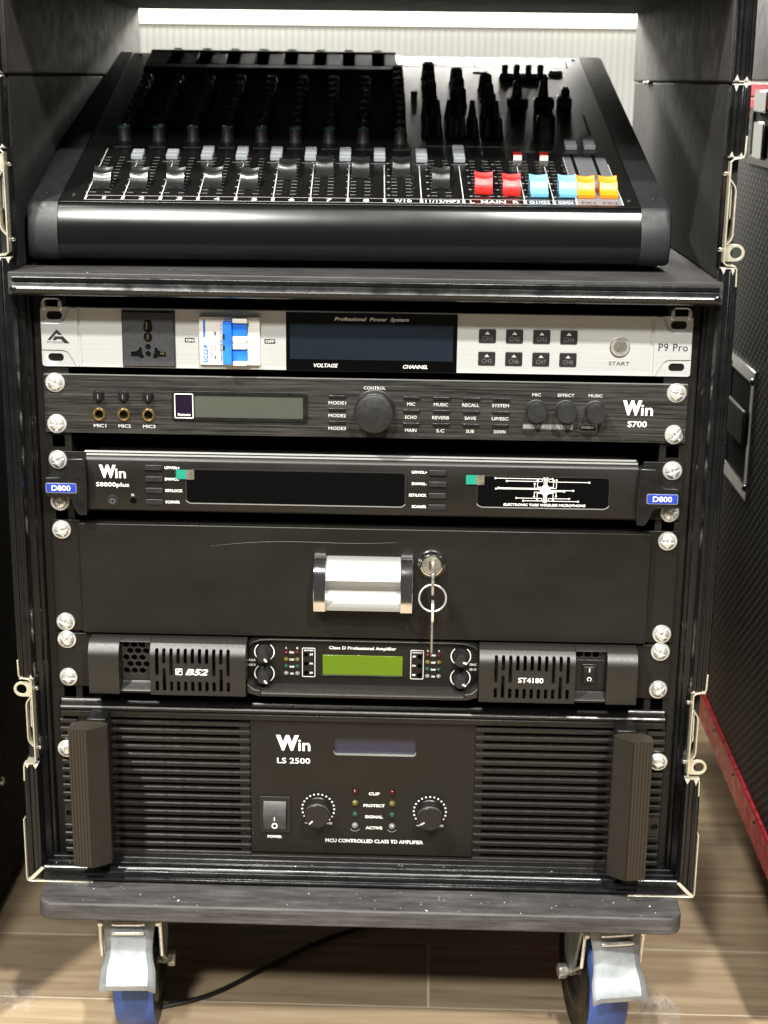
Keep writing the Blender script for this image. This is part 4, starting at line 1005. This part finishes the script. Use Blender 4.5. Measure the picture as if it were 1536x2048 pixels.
# centre panel
def cpoly():
    p = []
    for i in range(7): a = R(90 + 15 * i); p.append((-77.5 + 11.5 * math.cos(a), -267.5 + 11.5 * math.sin(a)))
    for i in range(7): a = R(180 + 15 * i); p.append((-79 + 10 * math.cos(a), -286 + 9 * math.sin(a)))
    for i in range(7): a = R(270 + 15 * i); p.append((81 + 10 * math.cos(a), -286 + 9 * math.sin(a)))
    for i in range(7): a = R(15 * i); p.append((79.5 + 11.5 * math.cos(a), -267.5 + 11.5 * math.sin(a)))
    return p
B().ext(cpoly(), 'y', -5.0, 0).build('centre_panel', 'powder', am, bevel=0.3)
B().ext([(-89.2, -259), (-89.2, -293), (-86, -297), (88, -297), (91.2, -293), (91.2, -259), (88, -256.0), (-86, -256.0)], 'y', -4.2, -0.5).build('panel_surround', 'plastic', am)
B().strip([(-88.5, -262), (-85.6, -258.6), (-79.5, -256.6), (-70, -256.0), (72, -256.0), (81.5, -256.6), (87.6, -258.6), (90.6, -262)], 1.2, 'y', -8.5, -4).build('panel_hood', 'bulge', am, bevel=0.3)
B().ext([(-4.9, -293.4), (-14, -293.4), (-20, -294.6), (-21.5, -296), (-20.5, -298.4), (0, -299)], 'x', -78, 80).build('panel_sill', 'bulge', am, bevel=0.4)
for s in (-1, 1):
    B().ext([(1 + s * 79, -293.5), (1 + s * 84.5, -292.4), (1 + s * 89.8, -288), (1 + s * 89.8, -296), (1 + s * 79, -299)], 'y', -20.5, -4.5).build('sill_end', 'bulge', am, bevel=0.8)
lc = B().box(-30.8, 31.8, -5.4, -4.9, -285.0, -268.6).build('display', 'lcdgreen', am, bevel=0.2)
B().box(-31, 32, -5.9, -5.0, -286.2, -285.1).build('display_lip', 'plastic', lc, bevel=0.2)
text('Class D Professional Amplifier', am, 0.4, -262.9, -5.2, 3.3, 52.6, 'white', 0.022)
def arc(parent, cx, cz, r, a0, a1, w, y, mt='white', name='dial_arc'):
    n = 16; b = B(); vs = []; fs = []
    for i in range(n + 1):
        a = R(a0 + (a1 - a0) * i / n)
        for rr in (r - w / 2, r + w / 2): vs.append((cx + rr * math.cos(a), y, cz + rr * math.sin(a)))
    for i in range(n): fs.append((2 * i, 2 * i + 1, 2 * i + 3, 2 * i + 2))
    return b.add(vs, fs).build(name, mt, parent, smooth=0)
for x, z, ang in ((-76.5, -267.2, 128 + 180), (-76.6, -285.2, 130 + 180), (77.2, -267.4, 160 + 180), (77.2, -285.4, 155 + 180)):
    k = B().lathe([(5.9, 0), (5.8, 1.0), (5.4, 1.5), (5.0, 11), (4.4, 12.2), (0.01, 12.6)], (x, -5, z), '-y', 34).build('level_knob', 'softplastic', am)
    a = R(ang); p0 = Vector((x + 1.6 * math.cos(a), -17.75, z + 1.6 * math.sin(a))); p1 = Vector((x + 4.8 * math.cos(a), -17.45, z + 4.8 * math.sin(a)))
    nx = Vector((-math.sin(a), 0, math.cos(a))) * 0.75
    B().add([p0 + nx, p0 - nx, p1 - nx, p1 + nx], [(0, 1, 2, 3)]).build('pointer', 'white', k, smooth=0)
    arc(am, x, z, 7.6, -52, 52, 0.75, -5.2); arc(am, x, z, 7.6, 128, 232, 0.75, -5.2)
for s, x, z in (('CH A', -86.2, -274.2), ('CH B', -86.2, -278.2), ('CH C', 86.8, -274.2), ('CH D', 86.8, -278.3)): text(s, am, x, z, -5.2, 1.9, 5.4, 'white', 0.03)
for x0, hdr, xm in ((-59.4, 'AB', -41.8), (51.4, 'CD', 43.1)):
    for dx, ch in ((0, hdr[0]), (8.75, hdr[1])):
        text(ch, am, x0 + dx, -263.5, -5.2, 1.5, 1.1, 'white', 0.02)
        for z, mt in ((-267.2, 'ledred'), (-273.2, 'ledyellow'), (-279.0, 'ledgreen'), (-284.9, 'ledclear')):
            B().lathe([(1.9, 0), (1.8, 0.3), (1.45, 0.5), (1.3, 1.2), (0.7, 1.7), (0.05, 1.8)], (x0 + dx, -5, z), '-y', 16).build('led', mt, am, smooth=60)
    for s, z in (('PRO', -267.2), ('CLIP', -273.2), ('2mB', -279.0), ('ON', -284.9)): text(s, am, x0 + 4.4, z, -5.2, 1.6, 3.6 if len(s) > 2 else 2.6, 'white', 0.03)
    ol = B().ext(rrect(xm - 5.1, xm + 5.1, -287.4, -263.2, 0.8, 3), 'y', -5.15, -4.9, [rrect(xm - 4.7, xm + 4.7, -287.0, -263.6, 0.5, 3)]).build('mode_outline', 'white', am, smooth=0)
    text(hdr + ' MODE', ol, xm, -265.2, -5.2, 1.3, 7.4, 'white', 0.02)
    sgn = -1 if x0 < 0 else 1
    for s, z in (('ST', -268.6), ('PA', -276.2), ('BR', -283.9)):
        B().lathe([(1.9, 0), (1.9, 0.4), (1.5, 0.5), (1.3, -0.4), (0.05, -0.4)], (xm + sgn * 2.0 - (0 if sgn > 0 else 0), -5, z), '-y', 14).build('mode_hole', 'void', ol)
        text(s, ol, xm - sgn * 2.2, z, -5.2, 1.5, 2.6, 'white', 0.03)
ic = B().ext(rrect(-143.4, -138.2, -280.2, -275.0, 0.3, 2), 'y', -25.15, -25.0, [rrect(-142.9, -138.7, -279.7, -275.5, 0.2, 2)]).build('maker_emblem', 'white', am, smooth=0)
B().ext([(-142.4, -279.2), (-141.2, -279.2), (-140.8, -277.8), (-139.2, -277.4), (-139.2, -276.9), (-140.6, -276.9), (-140.4, -276.2), (-139.2, -275.9), (-141.6, -275.9), (-141.9, -277.0), (-142.6, -277.2)], 'y', -25.15, -25.0).build('emblem_flag', 'white', ic, smooth=0)
text('B52', am, -127.0, -277.6, -25.15, 5.2, 17.8, 'white', 0.03, 0.3)
text('ST4180', am, 130.8, -278.5, -25.15, 4.2, 19.4, 'white', 0.02)
sp_ = B().box(165.2, 188.8, -14.5, -9, -290, -264.6).build('switch_panel', 'plastic', am, bevel=0.4)
sw = B().box(170.6, 182.2, -16, -14.3, -283.4, -267.6).build('power_switch', 'plastic', am, bevel=0.5)
B().ext([(-15.5, -269), (-17.8, -269.4), (-16.9, -276), (-18.9, -282), (-15.5, -282.4)], 'x', 171.8, 181.0).build('rocker', 'plastic', sw, bevel=0.5)
B().box(176.0, 176.8, -17.75, -17.2, -273.6, -270.6).build('on_mark', 'white', sw)
B().lathe([(1.7, 0), (1.7, 0.3), (1.2, 0.3)], (176.4, -18.1, -279.2), '-y', 18, cap=False).build('off_mark', 'white', sw)

# ------------------------------------------------------------------ large amplifier with fins and handles
pa = root('power_amplifier', 'large black finned power amplifier with two upright handles, lowest unit in the rack', 'amplifier', (0, 0, -449))
B().box(-241, 241, -1.5, 0, -448, -314).build('back_plate', 'void', pa)
B().box(-215, 215, 0.4, 330, -447, -315).build('chassis', 'void', pa)
topp = [(0, -310.5), (-3.5, -310.5), (-4.5, -311.6), (-5, -313.6), (-8.5, -314.4), (-9.4, -315.6), (-9.4, -317.4), (-7.4, -318.2), (-9.2, -319.2), (-9.4, -323.2), (-7.6, -324.2), (0, -324.2)]
B().ext(topp, 'x', -238.5, 238.5).build('top_rail', 'lamella', pa, bevel=0.2)
botp = [(0, -441.2), (-7.0, -441.2), (-9.0, -442.0), (-9.2, -446.6), (-7.8, -448), (0, -448)]
B().ext(botp, 'x', -215, 215).build('bottom_rail', 'lamella', pa, bevel=0.2)
FZ = [-326.6 - 7.08 * k for k in range(17)]
finsec = [(-1, 0.2), (-6.8, 0.0), (-7.6, -0.6), (-7.8, -1.2), (-7.0, -3.6), (-5.6, -4.6), (-1, -4.8)]
def fin_mesh(x0, x1):
    return B().ext(finsec, 'x', x0, x1).mesh('fin', 'lamella', smooth=30)
fm_long = {-1: fin_mesh(-205, -88.6), 1: fin_mesh(90.8, 205)}
fm_end = {-1: fin_mesh(-239.5, -226), 1: fin_mesh(226, 239.5)}
for s in (-1, 1):
    for k, z in enumerate(FZ):
        inst('fin', fm_long[s], pa, (0, 0, z))
        if k == 3 or k == 4 or k in (11, 12): continue
        inst('fin', fm_end[s], pa, (0, 0, z))
    # solid ends of the slots at each side of the fins
    xa, xb = sorted((s * 89.6, s * 97)); B().box(xa, xb, -4.6, -1.4, -440, -325).build('fin_web', 'lamella', pa)
    xa, xb = sorted((s * 196, s * 226)); B().box(xa, xb, -4.6, -1.4, -440, -325).build('fin_web', 'lamella', pa)
    B().box(*sorted((s * 226, s * 240)), -3.4, -1.4, -440, -325).build('rack_ear', 'lamella', pa)
    eb = B().ext(rrect(*sorted((s * 226, s * 239.5)), -417.5, -401, 0.6, 2), 'y', -7.4, -1.4, [circ(s * 235.6, -408.9, 2.6, 18)]).build('ear_boss', 'lamella', pa, smooth=0, bevel=0.3)
    B().box(*sorted((s * 226, s * 239.5)), -7.0, -1.4, -359, -346).build('ear_boss', 'lamella', pa, bevel=0.4)
    screw(pa, s * 235.2, -352, -7.2)
    # handle: ribbed bar on a dark post
    fr = [(224.4, -46.0)]
    for i in range(6): fr += [(224.0 - i * 2.5, -46.6 - 0.25 * i), (222.6 - i * 2.5, -46.8 - 0.25 * i), (222.3 - i * 2.5, -46.2 - 0.25 * i), (221.9 - i * 2.5, -46.2 - 0.25 * i)]
    fr += [(209, -48.2), (195.8, -38.5), (195.6, -34), (204, -30), (218, -30), (224.4, -36)]
    hd = B().ext([(s * a, b) for a, b in fr], 'z', -435.4, -318.2).build('handle', 'handle', pa)
    B().strip([(s * 208.7, -48.6), (s * 195.7, -39.0)], 0.6, 'z', -435.2, -318.4).build('handle_insert', 'plastic', hd)
    B().box(*sorted((s * 198.5, s * 213)), -31, -1.4, -430, -316).build('handle_post', 'plastic', hd, bevel=0.6)
cpn = B()
lcd = rrect(-21.6, 43.4, -352.6, -337.6, 2.0, 5)
B().ext([(-88.2, -439.6), (89.8, -439.6), (89.8, -324.6), (-88.2, -324.6)], 'y', -6.6, -1.4, [lcd]).build('control_panel', 'powder', pa, smooth=0)
dd = B().box(-22, 44, -3.6, -3.2, -353, -337).build('display', 'lcdviolet', pa)
B().strip([(-21.8, -349.5), (-21, -351.8), (-19.6, -352.6), (41.4, -352.6), (42.8, -351.8), (43.6, -349.5)], 0.5, 'y', -6.9, -3.8).build('display_lip', 'alu', dd)  # bright strip drawn for the light caught on the window's bottom edge
win_logo(pa, -67.8, -350.0, 13.4, 18.2, 9.6, -6.8)
text('LS 2500', pa, -53.8, -358.6, -6.8, 4.8, 26.4, 'white', 0.012)
sw = B().ext(rrect(-81.2, -56.2, -421.4, -389.8, 0.8, 2), 'y', -8.2, -6.5, [rrect(-78.4, -59.6, -418.8, -393.6, 0.4, 2)]).build('power_switch', 'plastic', pa, bevel=0.4)
B().ext([(-6.6, -393.8), (-8.0, -393.8), (-8.4, -394.4), (-12.6, -403.6), (-12.6, -405.0), (-11.2, -411), (-9.0, -418.4), (-6.6, -418.6)], 'x', -78.2, -59.8).build('rocker', 'knobtop', sw, bevel=0.3)
B().box(-69.4, -68.6, -12.9, -12.0, -408.8, -406.0).build('on_mark', 'white', sw)
B().lathe([(2.4, 0), (2.4, 0.4), (1.5, 0.4)], (-69.0, -11.0, -414.0), '-y', 20, cap=False).build('off_mark', 'white', sw)
text('POWER', pa, -69.4, -425.7, -6.8, 2.4, 11.6, 'white', 0.04)
for x, nm, ang in ((-34.2, 'CH A', 226), (55.6, 'CH B', 212)):
    z = -400.4
    k = B().lathe([(10.4, 0), (10.4, 1.0), (9.9, 1.4), (9.7, 10.5), (9.9, 11.2), (9.9, 13.4), (9.3, 14.2), (0.01, 14.4)], (x, -6.6, z), '-y', 56).build('level_knob', 'plastic', pa)
    B().lathe([(9.93, 11.3), (10.0, 11.6), (10.0, 12.9), (9.6, 13.8), (9.2, 14.15)], (x, -6.6, z), '-y', 56, cap=False).build('knob_edge', 'nickel', k)
    a = R(ang); p0 = Vector((x + 5.0 * math.cos(a), -21.1, z + 5.0 * math.sin(a))); p1 = Vector((x + 9.0 * math.cos(a), -21.0, z + 9.0 * math.sin(a))); nx = Vector((-math.sin(a), 0, math.cos(a))) * 0.5
    B().add([p0 + nx, p0 - nx, p1 - nx, p1 + nx], [(0, 1, 2, 3)]).build('pointer', 'white', k, smooth=0)
    dots = B()
    for i in range(19):
        t = R(225 - i * 15); dots.lathe([(0.72, 0), (0.72, 0.1)], (x + 12.9 * math.cos(t), -6.62, z + 12.9 * math.sin(t)), '-y', 10)
    dots.build('scale_dots', 'white', pa, smooth=0)
    text('-oo', pa, x - 8.8, -412.9, -6.8, 1.3, 4.2, 'white', 0.01); text('0dB', pa, x + 8.6, -412.7, -6.8, 2.0, 5.4, 'white', 0.01)
    text(nm, pa, x + 0.4, -413.6, -6.8, 2.6, 9.6, 'white', 0.02)
for x in (-4.5, 25.3):
    ls_ = B().ext(rrect(x - 4.6, x + 4.6, -419.4, -381.0, 4.2, 8), 'y', -6.9, -6.5, [rrect(x - 4.2, x + 4.2, -419.0, -381.4, 3.9, 8)]).build('led_slot', 'plastic', pa, smooth=0)
    arc(ls_, x, -414.6, 4.35, 215, 325, 0.6, -7.0, 'alu', 'slot_edge')
    for z, mt in ((-384.2, 'ledred'), (-394.2, 'ledyellow'), (-404.2, 'ledgreen'), (-414.2, 'ledclear')):
        B().lathe([(2.6, 0), (2.6, 0.8), (2.3, 1.6), (1.5, 2.4), (0.7, 2.7), (0.05, 2.8)], (x, -6.6, z), '-y', 20).build('led', mt, pa, smooth=60)
for s, z, w in (('CLIP', -385.9, 8.8), ('PROTECT', -396.3, 17.2), ('SIGNAL', -406.2, 14.4), ('ACTIVE', -415.9, 13.4)): text(s, pa, 10.8, z, -6.8, 2.5, w, 'white', 0.035)
text('MCU CONTROLLED CLASS TD AMPLIFIER', pa, 11.2, -427.9, -6.8, 3.2, 79, 'white', 0.025)

# ------------------------------------------------------------------ neighbouring cases
nb = root('flight_case', 'flight case with dotted black side and red bottom edge, right of the open case', 'flight case', (352, 240, -500))
nb_rot = 0
B().box(353, 860, -40, 640, -498, 160).build('side_panel', 'dotted', nb, bevel=1)
rs = [(355, -468), (350.6, -468.4), (349.6, -470), (350.4, -473), (349.8, -476), (350.4, -479), (349.8, -483), (350.4, -487), (349.8, -492), (350.2, -499), (352, -501), (380, -501), (380, -497), (355, -497)]
def ext_y(poly, y0, y1): 
    return B().ext(poly, 'y', y0, y1)
ext_y(rs, -42, 642).build('red_edge', 'redanod', nb, bevel=0.3)
for y in (40, 140, 240, 345, 450):
    rv = B(); n = 14
    rv.lathe([(3, 0), (2.6, -1.0), (1.5, -1.8), (0.1, -2.0)], (350.6, y, -478), 'x', 14); rv.build('rivet', 'chrome', nb)
B().box(350.2, 353.5, -42, 642, 143, 152.4).build('red_edge', 'redanod', nb, bevel=0.8)
B().box(350.2, 860, -42, 642, 168, 250).build('lid', 'felt', nb, bevel=1.5)
B().box(349.6, 353, -42, 642, 154, 166).build('red_edge', 'redanod', nb, bevel=0.8)
def plate_x(parent, y0, y1, z0, z1, x0=350.4, x1=353.0, mt='chrome', name='latch', hole=None):
    P = [(y0, z0), (y1, z0), (y1, z1), (y0, z1)]
    return B().ext(P, 'x', x0, x1, [hole] if hole else []).build(name, mt, parent, bevel=0.5)
# sprung handle in its dish and upper latch
hdl = plate_x(nb, 285, 410, -216, -92, hole=[(297, -203), (398, -203), (398, -105), (297, -105)], name='handle_dish')
B().box(352.2, 352.6, 294, 401, -206, -102).build('dish_floor', 'void', hdl)
B().box(347, 351, 306, 389, -168, -134).build('grip', 'softplastic', hdl, bevel=3)
for y, z in ((292, -205), (292, -103), (402, -205), (402, -103)):
    rv = B().lathe([(3.6, 0), (3.0, -1.2), (1.6, -2.0), (0.1, -2.2)], (350.2, y, z), 'x', 14).build('rivet', 'chrome', hdl)
lt = plate_x(nb, 290, 392, 92, 150, x0=350.4, x1=352.6, name='latch', mt='anod', hole=[(302, 100), (380, 100), (380, 142), (302, 142)])
B().box(352.8, 353.4, 300, 382, 98, 144).build('latch_dish', 'void', lt)
B().box(347.6, 351, 318, 360, 98, 132).build('latch_wing', 'chrome', lt, bevel=1.5)
B().box(347.5, 351, 312, 366, 140, 160).build('latch_hook', 'chrome', lt, bevel=1.5)
B().box(349.4, 352, -42, 330, 222, 236).build('red_edge', 'redanod', nb, bevel=0.8)
for x, y in ((430, 40), (430, 560), (800, 300)):
    cf = B(); cf.box(x - 22, x + 22, y - 30, y + 30, -518, -500); cf.lathe([(14, -15), (48, -15), (50, 0), (48, 15), (14, 15)], (x, y, -554), 'x', 28); cf.build('caster', 'plastic', nb)
nl = root('flight_case', 'plain black case side close to the floor, left of the open flight case', 'flight case', (-352, 300, FLOOR))
B().box(-860, -352, -60, 700, -596, 300).build('side_panel', 'void', nl, bevel=2)
for y, z in ((205, -485), (205, -300), (420, -485)):
    B().lathe([(4.2, 0), (3.6, 1.3), (1.8, 2.2), (0.1, 2.5)], (-352, y, z), 'x', 14).build('rivet', 'chrome', nl)

# ------------------------------------------------------------------ loose things on the floor
cpts = []
cp_ = [(-196, 22), (-180.6, 31.6), (-133.9, 55), (-86, 104), (-43, 147), (20, 190), (120, 240), (200, 300)]
for i in range(len(cp_) - 1):
    for k in range(6):
        t = k / 6; p0 = cp_[max(i - 1, 0)]; p1 = cp_[i]; p2 = cp_[i + 1]; p3 = cp_[min(i + 2, len(cp_) - 1)]
        def cr(a, b, c, d): return 0.5 * (2 * b + (c - a) * t + (2 * a - 5 * b + 4 * c - d) * t * t + (3 * b - a - 3 * c + d) * t ** 3)
        cpts.append((cr(p0[0], p1[0], p2[0], p3[0]), cr(p0[1], p1[1], p2[1], p3[1]), FLOOR + 2.4))
cb = B().tube(cpts, 2.2, 10).build('power_cable', 'cable', None)
cb['label'] = 'thin black cable trailing over the floor under the dolly'; cb['category'] = 'cable'
def crumple(x, y, rad, h, seed, label):
    rnd = random.Random(seed); b = B(); n = 12; vs = []; fs = []
    for i in range(n):
        for j in range(n):
            a = (i / (n - 1) - 0.5) * 2; c = (j / (n - 1) - 0.5) * 2
            vs.append((x + rad * (a + rnd.uniform(-.16, .16)), y + rad * (c + rnd.uniform(-.16, .16)), FLOOR + 1.2 + h * max(0, 1 - (a * a + c * c) * 0.55) * rnd.uniform(0.15, 1.0)))
    for i in range(n - 1):
        for j in range(n - 1): fs.append((i * n + j, (i + 1) * n + j, (i + 1) * n + j + 1, i * n + j + 1))
    o = b.add(vs, fs).build('plastic_wrap', 'wrap', None, smooth=50)
    o['label'] = label; o['category'] = 'plastic wrap'
crumple(-304, 42, 17, 13, 3, 'small crumpled scrap of clear plastic on the floor beside the left caster')
crumple(257, 38, 17, 30, 5, 'crumpled clear plastic wrap on the floor against the right caster')
# specks of dust and foam crumbs on the dolly board and the ledge
rnd = random.Random(11); d = B()
for k in range(115):
    r = rnd.random()
    if r < 0.62: x, y, z = rnd.uniform(-246, 246), rnd.uniform(-61, -31), -459.15
    elif r < 0.85: x, y, z = rnd.uniform(-245, 245), rnd.uniform(-27, -2), -445.6
    else: x, y, z = rnd.uniform(-245, 245), rnd.uniform(-33, -2), 29.65
    q = rnd.uniform(0.10, 0.30) if rnd.random() < 0.92 else rnd.uniform(0.35, 0.6); a = rnd.uniform(0, 3.14); e = rnd.uniform(1, 2.6)
    if r >= 0.85: q *= 0.7
    ca, sa = math.cos(a), math.sin(a)
    P4 = [(-q * e, -q), (q * e, -q * .6), (q * e * .7, q), (-q * e * .8, q * .8)]
    base = [(x + px * ca - py * sa, y + px * sa + py * ca, z) for px, py in P4]
    d.add(base + [(x, y, z + q * 0.9)], [(0, 1, 4), (1, 2, 4), (2, 3, 4), (3, 0, 4)])
ds = d.build('dust', 'whiteplastic', None, smooth=0); ds['kind'] = 'stuff'
ds['label'] = 'pale dust specks and foam crumbs on the dolly board and ledge'; ds['category'] = 'dust'
